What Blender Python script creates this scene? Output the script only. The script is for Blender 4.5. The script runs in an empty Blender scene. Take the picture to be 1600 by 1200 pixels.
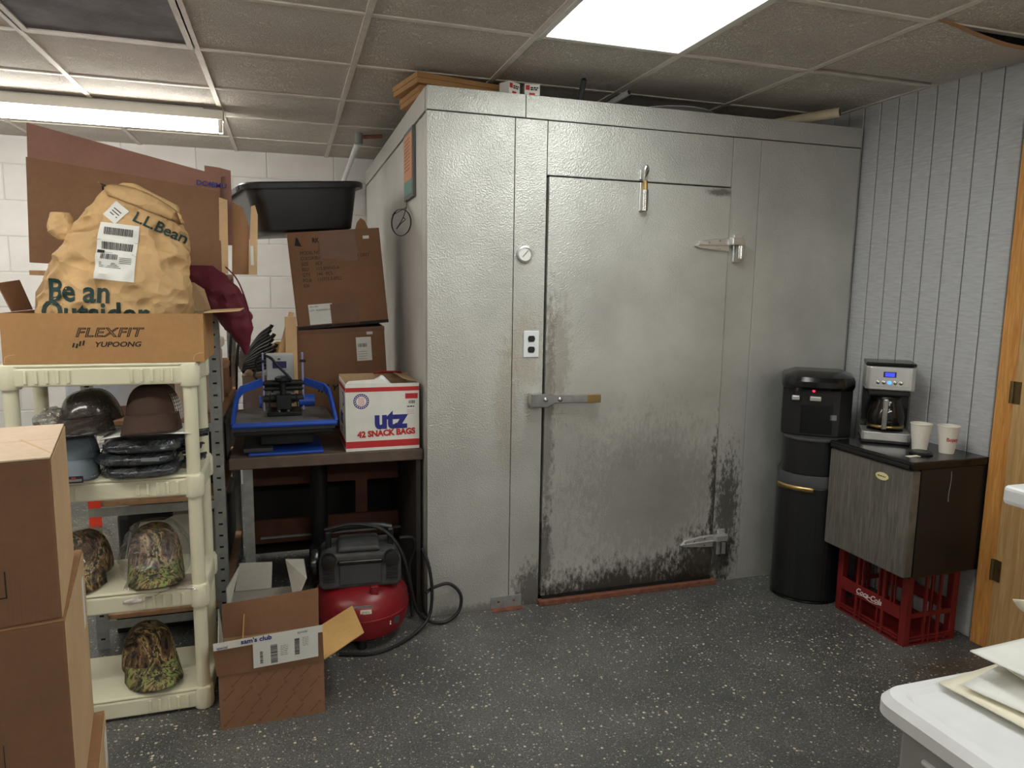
import bpy, bmesh, math, random
from mathutils import Vector, Matrix, noise
from mathutils.bvhtree import BVHTree
random.seed(7)
PI = math.pi
scn = bpy.context.scene
col = scn.collection

# ------------------------------------------------------------------ camera
cam_d = bpy.data.cameras.new('camera'); cam = bpy.data.objects.new('camera', cam_d); col.objects.link(cam)
cam_d.sensor_fit = 'HORIZONTAL'; cam_d.sensor_width = 36.0; cam_d.lens = 1108 / 1600 * 36
cam_d.clip_start = 0.05
def _dir(px, py): return Vector(((px - 800) / 1108, -(py - 600) / 1108, -1.0)).normalized()
_yc = _dir(450, 445); _xc = _dir(4350, 503); _xc = (_xc - _yc * _xc.dot(_yc)).normalized(); _zc = _xc.cross(_yc)
cam.matrix_world = Matrix((_xc, _yc, _zc)).to_4x4()
cam.location = (0, 0, 1.5)
scn.camera = cam

# ------------------------------------------------------------------ world, light levels, exposure
w = bpy.data.worlds.new('world'); scn.world = w; w.use_nodes = True
w.node_tree.nodes['Background'].inputs[0].default_value = (.5, .5, .5, 1)
w.node_tree.nodes['Background'].inputs[1].default_value = 0.02
TROFFER_L = 9.5      # radiance of the ceiling panels
TROFFER_FILL_L = 6.0  # unseen panel added behind the camera as fill light
STRIP_L = 30.0        # radiance of the bare tubes
scn.view_settings.view_transform = 'Standard'; scn.view_settings.look = 'None'
scn.view_settings.gamma = 1.0; scn.view_settings.use_curve_mapping = False
scn.view_settings.exposure = 0.12

# ------------------------------------------------------------------ material helpers
def S(r, g, b):
    f = lambda c: c / 12.92 if c <= .04045 else ((c + .055) / 1.055) ** 2.4
    return (f(r / 255), f(g / 255), f(b / 255), 1)
class NT:
    def __init__(s, name):
        s.m = bpy.data.materials.new(name); s.m.use_nodes = True
        s.t = s.m.node_tree; s.n = s.t.nodes; s.l = s.t.links
        s.p = s.n['Principled BSDF']; s.out = s.n['Material Output']
        s._tc = None
    def co(s):
        if s._tc is None: s._tc = s.n.new('ShaderNodeTexCoord')
        return s._tc.outputs['Object']
    def put(s, inp, v):
        if hasattr(v, 'links') or hasattr(v, 'is_linked'): s.l.new(v, inp)
        else: inp.default_value = v
    def math(s, op, a, b=0.0, c=0.0, clamp=False):
        n = s.n.new('ShaderNodeMath'); n.operation = op; n.use_clamp = clamp
        for i, v in enumerate((a, b, c)): s.put(n.inputs[i], v)
        return n.outputs[0]
    def noise(s, scale, detail=3, rough=.55, co=None, dist=0):
        n = s.n.new('ShaderNodeTexNoise'); s.l.new(co or s.co(), n.inputs['Vector'])
        n.inputs['Scale'].default_value = scale; n.inputs['Detail'].default_value = detail
        n.inputs['Roughness'].default_value = rough; n.inputs['Distortion'].default_value = dist
        return n.outputs['Fac']
    def map(s, v, a, b, c=0.0, d=1.0):
        n = s.n.new('ShaderNodeMapRange'); s.put(n.inputs[0], v)
        for i, x in enumerate((a, b, c, d)): n.inputs[i + 1].default_value = x
        return n.outputs[0]
    def mix(s, f, a, b):
        n = s.n.new('ShaderNodeMix'); n.data_type = 'RGBA'
        s.put(n.inputs[0], f); s.put(n.inputs[6], a); s.put(n.inputs[7], b)
        return n.outputs[2]
    def vor(s, scale, feature='F1', co=None):
        n = s.n.new('ShaderNodeTexVoronoi'); n.feature = feature; s.l.new(co or s.co(), n.inputs['Vector'])
        n.inputs['Scale'].default_value = scale; return n
    def scaled(s, x, y, z):
        n = s.n.new('ShaderNodeMapping'); s.l.new(s.co(), n.inputs[0]); n.inputs['Scale'].default_value = (x, y, z)
        return n.outputs[0]
    def xyz(s):
        n = s.n.new('ShaderNodeSeparateXYZ'); s.l.new(s.co(), n.inputs[0]); return n.outputs
    def bump(s, h, strength=.3, dist=.002):
        n = s.n.new('ShaderNodeBump'); s.l.new(h, n.inputs['Height'])
        n.inputs['Strength'].default_value = strength; n.inputs['Distance'].default_value = dist
        s.l.new(n.outputs[0], s.p.inputs['Normal'])
    def set(s, base=None, rough=None, metal=None, **k):
        if base is not None: s.put(s.p.inputs['Base Color'], base)
        if rough is not None: s.put(s.p.inputs['Roughness'], rough)
        if metal is not None: s.put(s.p.inputs['Metallic'], metal)
        for a, v in k.items(): s.put(s.p.inputs[a.replace('_', ' ')], v)
        return s.m
def mul(c, f): return (min(1, c[0] * f), min(1, c[1] * f), min(1, c[2] * f), 1)
def plain(name, c, rough=.5, metal=0.0, var=.12, scale=12, bump=0, bscale=150, bd=.001, **k):
    t = NT(name)
    base = t.mix(t.map(t.noise(scale, 4), .3, .7), mul(c, 1 - var), mul(c, 1 + var))
    if bump: t.bump(t.noise(bscale, 3), bump, bd)
    return t.set(base, rough, metal, **k)
def emit(name, c, strength):
    t = NT(name); t.set((0, 0, 0, 1), .4)
    t.p.inputs['Emission Color'].default_value = c; t.p.inputs['Emission Strength'].default_value = strength
    return t.m
def cardboard(name, c, var=.13, ribs='x'):
    t = NT(name)
    n = t.math('ADD', t.math('MULTIPLY', t.noise(5, 4), .7), t.math('MULTIPLY', t.noise(60, 2), .3))
    base = t.mix(t.map(n, .3, .7), mul(c, 1 - var), mul(c, 1 + var))
    x, y, z = t.xyz()
    if ribs == 'x': v = t.math('ADD', x, y)
    else: v = z
    rib = t.math('SINE', t.math('MULTIPLY', v, 900))
    h = t.math('ADD', t.math('MULTIPLY', rib, .12), t.noise(30, 3))
    t.bump(h, .25, .002)
    return t.set(base, .82)

M = {}
M['card'] = cardboard('cardboard', S(158, 118, 84))
M['card_dark'] = cardboard('cardboard_dark', S(132, 96, 70))
M['card_mauve'] = cardboard('cardboard_mauve', S(146, 106, 92))
M['card_light'] = cardboard('cardboard_light', S(204, 170, 130))
M['card_pale'] = cardboard('cardboard_pale', S(208, 186, 162))
M['card_in'] = cardboard('cardboard_inside', S(180, 150, 114))
M['card_grey'] = cardboard('cardboard_grey', S(170, 165, 155))
M['card_orange'] = cardboard('cardboard_orange', S(172, 130, 84))
M['card_yellow'] = cardboard('cardboard_yellow', S(190, 150, 92))
M['card_white'] = plain('white_printed_card', S(228, 226, 218), .6, var=.05)
def kraft():
    t = NT('kraft_paper'); c = S(200, 164, 116)
    n = t.n.new('ShaderNodeTexNoise'); t.l.new(t.co(), n.inputs['Vector']); n.inputs['Scale'].default_value = 6
    va = t.n.new('ShaderNodeVectorMath'); va.operation = 'MULTIPLY_ADD'; t.l.new(n.outputs['Color'], va.inputs[0]); va.inputs[1].default_value = (.12, .12, .12); t.l.new(t.co(), va.inputs[2])
    h = t.math('ADD', t.vor(8, 'F1', va.outputs[0]).outputs['Distance'], t.math('MULTIPLY', t.vor(19, 'F1', va.outputs[0]).outputs['Distance'], .45))
    t.bump(h, 1.0, .03)
    return t.set(t.mix(t.map(t.noise(7, 4), .3, .7), mul(c, .88), mul(c, 1.12)), .7)
M['kraft'] = kraft()
M['tape'] = plain('brown_tape', S(112, 72, 48), .35, var=.1)
M['ink'] = plain('black_ink', S(30, 27, 26), .7, var=.05)
M['ink_green'] = plain('dark_green_ink', S(28, 56, 54), .7, var=.05)
M['ink_brown'] = plain('brown_ink', S(96, 64, 44), .8, var=.05)
M['ink_grey'] = plain('grey_ink', S(120, 120, 122), .8, var=.05)
M['ink_blue'] = plain('blue_ink', S(40, 44, 130), .6, var=.05)
M['ink_red'] = plain('red_ink', S(190, 42, 46), .6, var=.08)
M['ink_white'] = plain('white_ink', S(235, 225, 220), .6, var=.03)
M['ink_orange'] = plain('orange_ink', S(214, 150, 108), .6, var=.05)
M['paper'] = plain('white_paper', S(226, 226, 222), .65, var=.04)
M['paper_old'] = plain('cream_paper', S(232, 226, 205), .7, var=.07, scale=6)
M['poly'] = plain('cream_plastic', S(222, 218, 192), .45, var=.07, scale=5)
M['white_plastic'] = plain('white_plastic', S(226, 228, 230), .4, var=.04)
M['grey_plastic'] = plain('grey_plastic', S(150, 150, 148), .5, var=.06)
M['black_plastic'] = plain('black_plastic', S(26, 26, 28), .38, var=.2)
M['black_gloss'] = plain('black_gloss_plastic', S(18, 18, 20), .2, var=.15)
M['dark_grey'] = plain('dark_grey_plastic', S(62, 62, 66), .5, var=.15)
M['rubber'] = plain('black_rubber', S(22, 22, 24), .55, var=.2)
M['dusty'] = plain('dusty_black_plastic', S(66, 66, 66), .7, var=.3, scale=25)
M['blue'] = plain('blue_paint', S(36, 78, 178), .4, var=.1)
M['steel'] = plain('galvanised_steel', S(158, 160, 158), .45, metal=.55, var=.15, scale=30)
M['chrome'] = plain('chrome', S(200, 200, 198), .22, metal=1.0, var=.12, scale=40)
M['brass'] = plain('brass', S(190, 160, 105), .3, metal=1.0, var=.15)
M['stainless'] = plain('stainless_steel', S(214, 213, 211), .34, metal=.75, var=.08)
M['black_metal'] = plain('black_metal', S(34, 34, 36), .5, metal=.3, var=.25)
M['platen'] = plain('worn_platen', S(112, 110, 108), .55, metal=.2, var=.5, scale=7)
M['red_tank'] = plain('red_tank_paint', S(126, 22, 30), .35, var=.2, scale=6)
M['red_crate'] = plain('red_crate_plastic', S(122, 28, 28), .5, var=.2, scale=9)
M['maroon'] = plain('maroon_cloth', S(96, 18, 36), .7, var=.2, scale=8, bump=.4, bscale=12, bd=.01)
M['table'] = plain('dark_stained_wood', S(92, 76, 66), .6, var=.25, scale=14)
M['dark_wood'] = plain('reddish_dark_wood', S(92, 52, 36), .7, var=.25, scale=10)
M['pine'] = plain('pale_pine', S(222, 184, 138), .6, var=.1, scale=9)
M['plywood'] = plain('particle_board', S(172, 132, 98), .75, var=.15, scale=30)
M['wall_paint'] = plain('plain_wall_paint', S(205, 203, 198), .7, var=.04)
M['gasket'] = plain('black_gasket', S(16, 16, 16), .8, var=.2)
M['rust'] = plain('rusty_steel', S(132, 84, 66), .75, metal=.2, var=.35, scale=22)
M['lcd_blue'] = emit('blue_display', S(60, 70, 235), 1.4)
M['lcd_dark'] = plain('dark_display', S(44, 42, 92), .3)
M['led_red'] = emit('red_led', S(255, 30, 60), 4.0)
M['led_blue'] = emit('blue_led', S(90, 160, 255), 1.6)
M['lens'] = emit('troffer_lens', S(250, 255, 250), TROFFER_L)
M['lens_fill'] = emit('troffer_lens_fill', S(250, 255, 250), TROFFER_FILL_L)
M['tube'] = emit('fluorescent_tube', S(255, 253, 244), STRIP_L)
M['fixture'] = plain('white_enamel', S(222, 220, 212), .45, var=.05)
M['tbar'] = plain('ceiling_grid_metal', S(216, 208, 198), .5, var=.1)
M['charcoal'] = plain('charcoal_cloth', S(50, 52, 58), .8, var=.15, bump=.2)
M['grey_cloth'] = plain('grey_cap_cloth', S(112, 122, 130), .85, var=.08, scale=30, bump=.2, bscale=400)
M['brown_cloth'] = plain('brown_cap_cloth', S(66, 46, 36), .85, var=.12, scale=30, bump=.2, bscale=400)
M['white_mesh'] = plain('white_cap_mesh', S(214, 208, 200), .8, var=.06, bump=.5, bscale=500)
M['black_cloth'] = plain('dark_cap_cloth', S(44, 40, 40), .8, var=.15)
M['yellow_foam'] = plain('yellow_foam', S(226, 196, 130), .85, var=.15, scale=14, bump=.6, bscale=20, bd=.01)
M['paper_cup'] = plain('paper_cup', S(228, 222, 210), .5, var=.05)
M['orange_spray'] = plain('orange_spray_paint', S(240, 70, 45), .5, var=.1)
M['oak'] = plain('oak_door_veneer', S(196, 156, 104), .45, var=.1, scale=4)
M['hinge'] = plain('dull_brass_hinge', S(120, 100, 66), .4, metal=.8, var=.2)
M['glass_dark'] = plain('dark_glass', S(26, 22, 20), .08, var=.2)
M['plenum'] = plain('plenum_black', S(24, 22, 22), .9)
M['green_plastic'] = plain('green_plastic', S(120, 205, 40), .4)

def wood_grain(name, a, b, sx, sy, sz, scale=6, rough=.45):
    t = NT(name)
    n = t.noise(scale, 5, .6, t.scaled(sx, sy, sz), 1.2)
    return t.set(t.mix(t.map(n, .35, .65), a, b), rough)
M['pine_trim'] = wood_grain('orange_pine_trim', S(196, 128, 58), S(224, 164, 92), 1, 14, .8, 7)
M['oak'] = wood_grain('oak_veneer', S(178, 138, 88), S(206, 168, 116), 1, 10, .5, 7)
M['fridge_door'] = wood_grain('brushed_grey_fridge_door', S(84, 80, 74), S(120, 114, 106), 1, 16, .9, 6, .38)

def camo(name, cols, scale=12):
    t = NT(name)
    n1 = t.noise(scale, 3, .6, t.scaled(1, 1, .55), 2.0)
    r = t.n.new('ShaderNodeValToRGB'); r.color_ramp.interpolation = 'CONSTANT'
    r.color_ramp.elements[0].color = cols[0]; r.color_ramp.elements[0].position = 0
    r.color_ramp.elements[1].color = cols[1]; r.color_ramp.elements[1].position = .40
    for i, c in enumerate(cols[2:]):
        e = r.color_ramp.elements.new(.47 + .055 * i); e.color = c
    t.l.new(n1, r.inputs[0])
    n2 = t.noise(scale * 4, 4, .7, t.scaled(1, 1, .3), 1.5)
    base = t.mix(t.map(n2, .52, .6), r.outputs[0], S(28, 22, 18))
    t.bump(t.noise(300, 2), .15, .001)
    return t.set(base, .8)
M['camo_brown'] = camo('brown_camo', [S(24, 18, 15), S(84, 62, 42), S(126, 98, 66), S(176, 146, 100), S(70, 72, 40), S(44, 34, 26)])
M['camo_green'] = camo('green_camo', [S(40, 36, 24), S(92, 90, 52), S(150, 126, 88), S(122, 142, 74), S(84, 62, 44), S(190, 176, 136)])

def film(name, tint, amt=.05, rough=.12):
    t = NT(name); t.n.remove(t.p)
    tr = t.n.new('ShaderNodeBsdfTransparent'); tr.inputs[0].default_value = tint
    gl = t.n.new('ShaderNodeBsdfGlossy'); gl.inputs['Roughness'].default_value = rough; gl.inputs[0].default_value = (.95, .95, .95, 1)
    bu = t.n.new('ShaderNodeBump'); bu.inputs['Strength'].default_value = .9; bu.inputs['Distance'].default_value = .012
    t.l.new(t.noise(22, 4, .65, dist=1.0), bu.inputs['Height']); t.l.new(bu.outputs[0], gl.inputs['Normal'])
    lw = t.n.new('ShaderNodeLayerWeight'); lw.inputs['Blend'].default_value = .35; t.l.new(bu.outputs[0], lw.inputs['Normal'])
    f = t.math('ADD', t.math('MULTIPLY', lw.outputs['Facing'], .16), amt, clamp=True)
    mx = t.n.new('ShaderNodeMixShader'); t.l.new(f, mx.inputs[0]); t.l.new(tr.outputs[0], mx.inputs[1]); t.l.new(gl.outputs[0], mx.inputs[2])
    t.l.new(mx.outputs[0], t.out.inputs[0]); return t.m
M['film'] = film('clear_plastic_film', (.96, .96, .96, 1))
M['film_pink'] = film('clear_plastic_film_loose', (.93, .9, .91, 1), .2)
def bagged(name, c):
    t = NT(name)
    base = t.mix(t.map(t.noise(14, 4, dist=1.5), .45, .7), c, mul(c, 1.7))
    t.bump(t.noise(13, 4, .6, t.scaled(1, 1, 2.2), 1.6), 1.0, .02)
    return t.set(base, .22, 0, Coat_Weight=.8, Coat_Roughness=.12)
M['shirt_bag'] = bagged('dark_shirt_in_polybag', S(44, 47, 52))
M['hat_bag'] = bagged('brown_hat_in_polybag', S(46, 38, 34))
def tote(name):
    t = NT(name)
    return t.set(t.mix(t.map(t.noise(5, 2), .3, .7), S(176, 194, 214), S(224, 222, 226)), .25)
M['tote'] = tote('translucent_tote')

# floor: dark epoxy with pale flecks
def floor_mat():
    t = NT('flecked_floor')
    base = t.mix(t.map(t.noise(3, 5), .3, .7), S(80, 81, 81), S(108, 107, 104))
    base = t.mix(t.map(t.noise(140, 2), .45, .75), base, S(40, 40, 42))
    v = t.vor(62); r1 = t.n.new('ShaderNodeSeparateColor'); t.l.new(v.outputs['Color'], r1.inputs[0])
    near = t.math('LESS_THAN', v.outputs['Distance'], t.math('MULTIPLY', r1.outputs[0], .34))
    pick = t.math('GREATER_THAN', r1.outputs[1], .42)
    fl = t.math('MULTIPLY', near, pick)
    base = t.mix(fl, base, t.mix(r1.outputs[2], S(214, 206, 180), S(176, 172, 160)))
    v2 = t.vor(150); r2 = t.n.new('ShaderNodeSeparateColor'); t.l.new(v2.outputs['Color'], r2.inputs[0])
    f2 = t.math('MULTIPLY', t.math('LESS_THAN', v2.outputs['Distance'], .3), t.math('GREATER_THAN', r2.outputs[0], .72))
    base = t.mix(f2, base, S(168, 162, 142))
    x, y, z = t.xyz()
    d = t.math('ADD', t.math('POWER', t.math('MULTIPLY', t.math('SUBTRACT', x, 2.52), 3.2), 2), t.math('POWER', t.math('MULTIPLY', t.math('SUBTRACT', y, 2.0), 4.5), 2))
    st = t.math('MULTIPLY', t.map(t.math('ADD', d, t.math('MULTIPLY', t.noise(9, 3), .9)), .4, 1.1, 1, 0), .55)
    base = t.mix(st, base, S(74, 56, 36))
    t.bump(t.noise(90, 3), .25, .002)
    return t.set(base, t.map(t.noise(7, 3), .3, .7, .32, .5))
M['floor'] = floor_mat()
def tile_mat():
    t = NT('textured_ceiling_tile')
    base = t.mix(t.map(t.noise(2.5, 4), .3, .7), S(228, 218, 207), S(242, 234, 224))
    n = t.noise(38, 4, .6, dist=2.0)
    ridge = t.math('ABSOLUTE', t.math('SUBTRACT', n, .5))
    t.bump(t.map(ridge, 0, .1, 1, 0), .9, .007)
    return t.set(base, .85)
M['tile'] = tile_mat()
def block_mat():
    t = NT('painted_block')
    t.bump(t.noise(90, 4), .4, .002)
    return t.set(t.mix(t.map(t.noise(4, 3), .3, .7), S(222, 219, 216), S(234, 231, 229)), .6)
M['block'] = block_mat()
M['mortar'] = plain('painted_mortar', S(208, 205, 203), .7, var=.04)
def plank_mat():
    t = NT('painted_groove_panel')
    n = t.noise(5, 5, .6, t.scaled(1, 3, 26), .6)
    t.bump(t.noise(5, 4, .6, t.scaled(1, 4, 40), .5), .5, .003)
    return t.set(t.mix(t.map(n, .3, .7), S(176, 176, 178), S(202, 202, 204)), .55)
M['plank'] = plank_mat()
M['groove'] = plain('panel_groove', S(110, 110, 114), .8)

# stucco embossed aluminium with grime; object space of the walk-in cooler (x along front, z up)
def cooler_mat(name, stains, tone=1.0):
    t = NT(name)
    x, y, z = t.xyz()
    base = t.mix(t.map(t.noise(2.2, 5), .3, .7), mul(S(176, 175, 170), tone), mul(S(206, 205, 200), tone))
    sp = t.noise(58, 6, .75, t.scaled(1, 1, .45)); big = t.noise(8, 5, .65)
    for (cx, cz, rx, rz, c, amt, speck) in stains:
        d = t.math('SQRT', t.math('ADD', t.math('POWER', t.math('MULTIPLY', t.math('SUBTRACT', x, cx), 1 / rx), 2),
                                  t.math('POWER', t.math('MULTIPLY', t.math('SUBTRACT', z, cz), 1 / rz), 2)))
        d = t.math('ADD', d, t.math('MULTIPLY', t.math('SUBTRACT', big, .5), .9))
        d = t.math('ADD', d, t.math('MULTIPLY', t.math('SUBTRACT', sp, .5), speck))
        base = t.mix(t.math('MULTIPLY', t.map(d, .55, 1.15, 1, 0), amt), base, c)
    v = t.vor(190, 'SMOOTH_F1')
    h = t.math('ADD', v.outputs['Distance'], t.math('MULTIPLY', t.noise(120, 2), .6))
    t.bump(h, .6, .003)
    return t.set(base, t.map(t.noise(5, 3), .3, .7, .4, .55), .5)
BR = S(52, 40, 30); YE = S(150, 128, 84); DK = S(84, 78, 66)
M['cooler'] = cooler_mat('stucco_aluminium', [(.36, .98, .06, .3, YE, .25, 2.6), (.50, .06, .1, .15, BR, .7, 2.8), (1.56, .38, .075, .3, BR, .75, 4.2),
                                              (1.53, .12, .1, .14, BR, .8, 2.4), (.20, .0, .3, .04, DK, .5, 2.5), (.45, 1.22, .09, .2, YE, .28, 2.4)])
M['cooler_door'] = cooler_mat('stucco_aluminium_door', [(1.0, -.02, .64, .19, BR, .9, 2.2), (1.42, .10, .2, .2, BR, .88, 2.6), (.56, .9, .035, .6, DK, .5, 2.6),
                                                        (.61, 1.2, .06, .28, S(120, 104, 72), .38, 2.6), (1.475, .5, .03, .3, BR, .85, 3.6), (1.1, .5, .45, .4, DK, .28, 2.6), (1.42, 1.97, .07, .02, BR, .7, 2.0), (.56, .25, .04, .2, BR, .6, 2.6)])
M['cooler_side'] = plain('white_cooler_side', S(206, 205, 202), .5, metal=.1, var=.06, scale=3, bump=.3, bscale=220)

# ------------------------------------------------------------------ mesh helpers
def frame(o, right, up):
    r = Vector(right).normalized(); u = Vector(up).normalized(); n = r.cross(u)
    return Matrix(((r.x, u.x, n.x, o[0]), (r.y, u.y, n.y, o[1]), (r.z, u.z, n.z, o[2]), (0, 0, 0, 1)))
def FY(x, y, z): return frame((x, y, z), (1, 0, 0), (0, 0, 1))        # plane seen from -Y
def FX(x, y, z): return frame((x, y, z), (0, -1, 0), (0, 0, 1))       # plane seen from -X
class MB:
    def __init__(s): s.bm = bmesh.new()
    def box(s, x0, x1, y0, y1, z0, z1, m=None):
        vs = [s.bm.verts.new((x, y, z)) for x in (x0, x1) for y in (y0, y1) for z in (z0, z1)]
        if m is not None:
            for v in vs: v.co = m @ v.co
        for f in ((0, 1, 3, 2), (4, 6, 7, 5), (0, 4, 5, 1), (2, 3, 7, 6), (0, 2, 6, 4), (1, 5, 7, 3)): s.bm.faces.new([vs[i] for i in f])
        return s
    def quad(s, pts):
        s.bm.faces.new([s.bm.verts.new(p) for p in pts]); return s
    def slab(s, pts, th):
        """a sheet with four (or more) corners and a real thickness"""
        p = [Vector(q) for q in pts]; n = (p[1] - p[0]).cross(p[-1] - p[0]).normalized() * th
        a = [s.bm.verts.new(q) for q in p]; b = [s.bm.verts.new(q + n) for q in p]; k = len(p)
        s.bm.faces.new(a[::-1]); s.bm.faces.new(b)
        for i in range(k): s.bm.faces.new((a[i], a[(i + 1) % k], b[(i + 1) % k], b[i]))
        return s
    def prism(s, poly, z0, z1, m=None):
        f = (lambda v: m @ Vector(v)) if m is not None else Vector
        a = [s.bm.verts.new(f((x, y, z0))) for x, y in poly]; b = [s.bm.verts.new(f((x, y, z1))) for x, y in poly]; k = len(poly)
        s.bm.faces.new(a[::-1]); s.bm.faces.new(b)
        for i in range(k): s.bm.faces.new((a[i], a[(i + 1) % k], b[(i + 1) % k], b[i]))
        return s
    def tube(s, pts, r, n=8, r2=None, closed=False):
        P = [Vector(p) for p in pts]; k = len(P); rings = []
        up = None
        for i in range(k):
            if closed: d = P[(i + 1) % k] - P[i - 1]
            else: d = P[min(i + 1, k - 1)] - P[max(i - 1, 0)]
            d.normalize()
            if up is None: up = d.orthogonal().normalized()
            else:
                up = (up - d * up.dot(d)); up = up.normalized() if up.length > 1e-5 else d.orthogonal().normalized()
            q = d.cross(up); rr = r if r2 is None else r + (r2 - r) * i / (k - 1)
            rings.append([s.bm.verts.new(P[i] + (up * math.cos(2 * PI * j / n) + q * math.sin(2 * PI * j / n)) * rr) for j in range(n)])
        for i in range(k if closed else k - 1):
            a, b = rings[i], rings[(i + 1) % k]
            for j in range(n): s.bm.faces.new((a[j], a[(j + 1) % n], b[(j + 1) % n], b[j]))
        if not closed: s.bm.faces.new(rings[0][::-1]); s.bm.faces.new(rings[-1])
        return s
    def lathe(s, prof, n=32, m=None):
        f = (lambda v: m @ Vector(v)) if m is not None else Vector
        rings = []
        for r, z in prof:
            if r < 1e-5: rings.append([s.bm.verts.new(f((0, 0, z)))])
            else: rings.append([s.bm.verts.new(f((r * math.cos(2 * PI * j / n), r * math.sin(2 * PI * j / n), z))) for j in range(n)])
        for a, b in zip(rings, rings[1:]):
            for j in range(n):
                q = [a[j % len(a)], a[(j + 1) % len(a)], b[(j + 1) % len(b)], b[j % len(b)]]
                q = list(dict.fromkeys(q))
                if len(q) > 2: s.bm.faces.new(q)
        for e, r in ((rings[0], -1), (rings[-1], 1)):
            if len(e) > 2: s.bm.faces.new(e[::r])
        return s
    def grid(s, f, nu, nv, closeu=False, capv=False):
        V = [[s.bm.verts.new(f(i / nu, j / nv)) for i in range(nu if closeu else nu + 1)] for j in range(nv + 1)]
        for j in range(nv):
            for i in range(nu):
                k = (i + 1) % nu if closeu else i + 1
                s.bm.faces.new((V[j][i], V[j][k], V[j + 1][k], V[j + 1][i]))
        if capv: s.bm.faces.new(V[0][::-1]); s.bm.faces.new(V[-1])
        return s
    def loft(s, rows, n=48, nr=40, amp=.0, sc=8, e=2.6, seed=0, ridge=.5):
        """closed soft body: rows of (z, xl, xr, yf, yb), interpolated, with crumple noise"""
        rows = sorted(rows)
        def at(z):
            for a, b in zip(rows, rows[1:]):
                if z <= b[0]:
                    t = (z - a[0]) / (b[0] - a[0]); return [p + (q - p) * t for p, q in zip(a, b)]
            return rows[-1]
        z0, z1 = rows[0][0], rows[-1][0]
        def f(u, v):
            z, xl, xr, yf, yb = at(z0 + (z1 - z0) * v)
            a = 2 * PI * u; c, q = math.cos(a), math.sin(a)
            x = (xl + xr) / 2 + (xr - xl) / 2 * math.copysign(abs(c) ** (2 / e), c)
            y = (yf + yb) / 2 + (yb - yf) / 2 * math.copysign(abs(q) ** (2 / e), q)
            p = Vector((x, y, z))
            if amp:
                k = Vector((x * sc + seed, y * sc, z * sc))
                d = noise.noise(k) + ridge * (1 - 2 * abs(noise.noise(k * 2.1))) - ridge * .6
                nrm = Vector((c * (yb - yf), q * (xr - xl), 0)); nrm = nrm.normalized() if nrm.length > 1e-6 else nrm
                p += nrm * d * amp * min(1, 6 * v * (1 - v) + .15)
            return p
        return s.grid(f, n, nr, True, True)
    def build(s, name, mat, parent=None, smooth=False, bev=0, bseg=2, solid=0, sub=0, ang=35, m=None):
        if m is not None: bmesh.ops.transform(s.bm, matrix=m, verts=s.bm.verts)
        bmesh.ops.recalc_face_normals(s.bm, faces=s.bm.faces)
        me = bpy.data.meshes.new(name); s.bm.to_mesh(me); s.bm.free()
        me.materials.append(M[mat] if isinstance(mat, str) else mat)
        if smooth:
            me.polygons.foreach_set('use_smooth', [True] * len(me.polygons)); me.set_sharp_from_angle(angle=math.radians(ang))
        o = bpy.data.objects.new(name, me); col.objects.link(o)
        if parent is not None: o.parent = parent
        if solid: md = o.modifiers.new('solid', 'SOLIDIFY'); md.thickness = solid; md.offset = 0
        if bev: md = o.modifiers.new('bevel', 'BEVEL'); md.width = bev; md.segments = bseg; md.limit_method = 'ANGLE'; md.angle_limit = math.radians(40)
        if sub: md = o.modifiers.new('sub', 'SUBSURF'); md.levels = md.render_levels = sub
        return o
def box(name, mat, parent, x0, x1, y0, y1, z0, z1, bev=0, **k): return MB().box(x0, x1, y0, y1, z0, z1).build(name, mat, parent, bev=bev, **k)
def tag(o, label, cat, group=None):
    o['label'] = label; o['category'] = cat
    if group: o['group'] = group
    return o
def thing(name, label, cat, loc=(0, 0, 0), rz=0.0, group=None, rx=0.0, ry=0.0):
    o = bpy.data.objects.new(name, None); col.objects.link(o); o.empty_display_size = .05
    o.location = loc; o.rotation_euler = (rx, ry, rz); return tag(o, label, cat, group)
def struct(o): o['kind'] = 'structure'; return o
def copy_tree(o, parent=None):
    c = o.copy(); col.objects.link(c); c.parent = parent
    for ch in list(o.children): copy_tree(ch, c)
    return c
def smoothpts(pts, k=6, closed=False):
    P = [Vector(p) for p in pts]; n = len(P); out = []
    for i in range(n if closed else n - 1):
        g = (lambda j: P[j % n]) if closed else (lambda j: P[max(0, min(n - 1, j))])
        a, b, c, d = g(i - 1), g(i), g(i + 1), g(i + 2)
        for j in range(k):
            t = j / k
            out.append(.5 * ((2 * b) + (c - a) * t + (2 * a - 5 * b + 4 * c - d) * t * t + (3 * b - a - 3 * c + d) * t ** 3))
    if not closed: out.append(P[-1])
    return out
def text_mesh(body, size, bold=0.0, shear=0.0, align='LEFT', width=1.0, ext=.0004, spacing=1.0, outline=False):
    cu = bpy.data.curves.new('lettering', 'FONT'); cu.body = body; cu.size = size; cu.align_x = align; cu.align_y = 'CENTER'
    cu.offset = bold; cu.shear = shear; cu.extrude = 0 if outline else ext; cu.resolution_u = 3; cu.space_character = spacing
    if outline: cu.fill_mode = 'NONE'; cu.bevel_depth = outline; cu.bevel_resolution = 0
    ob = bpy.data.objects.new('lettering', cu); col.objects.link(ob)
    dg = bpy.context.evaluated_depsgraph_get(); me = bpy.data.meshes.new_from_object(ob.evaluated_get(dg))
    bpy.data.objects.remove(ob); me.transform(Matrix.Diagonal((width, 1, 1, 1))); return me
def text(body, size, mat, parent, m, name='lettering', **k):
    me = text_mesh(body, size, **k); me.transform(m); me.materials.clear(); me.materials.append(M[mat])
    o = bpy.data.objects.new(name, me); col.objects.link(o); o.parent = parent; return o
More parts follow.
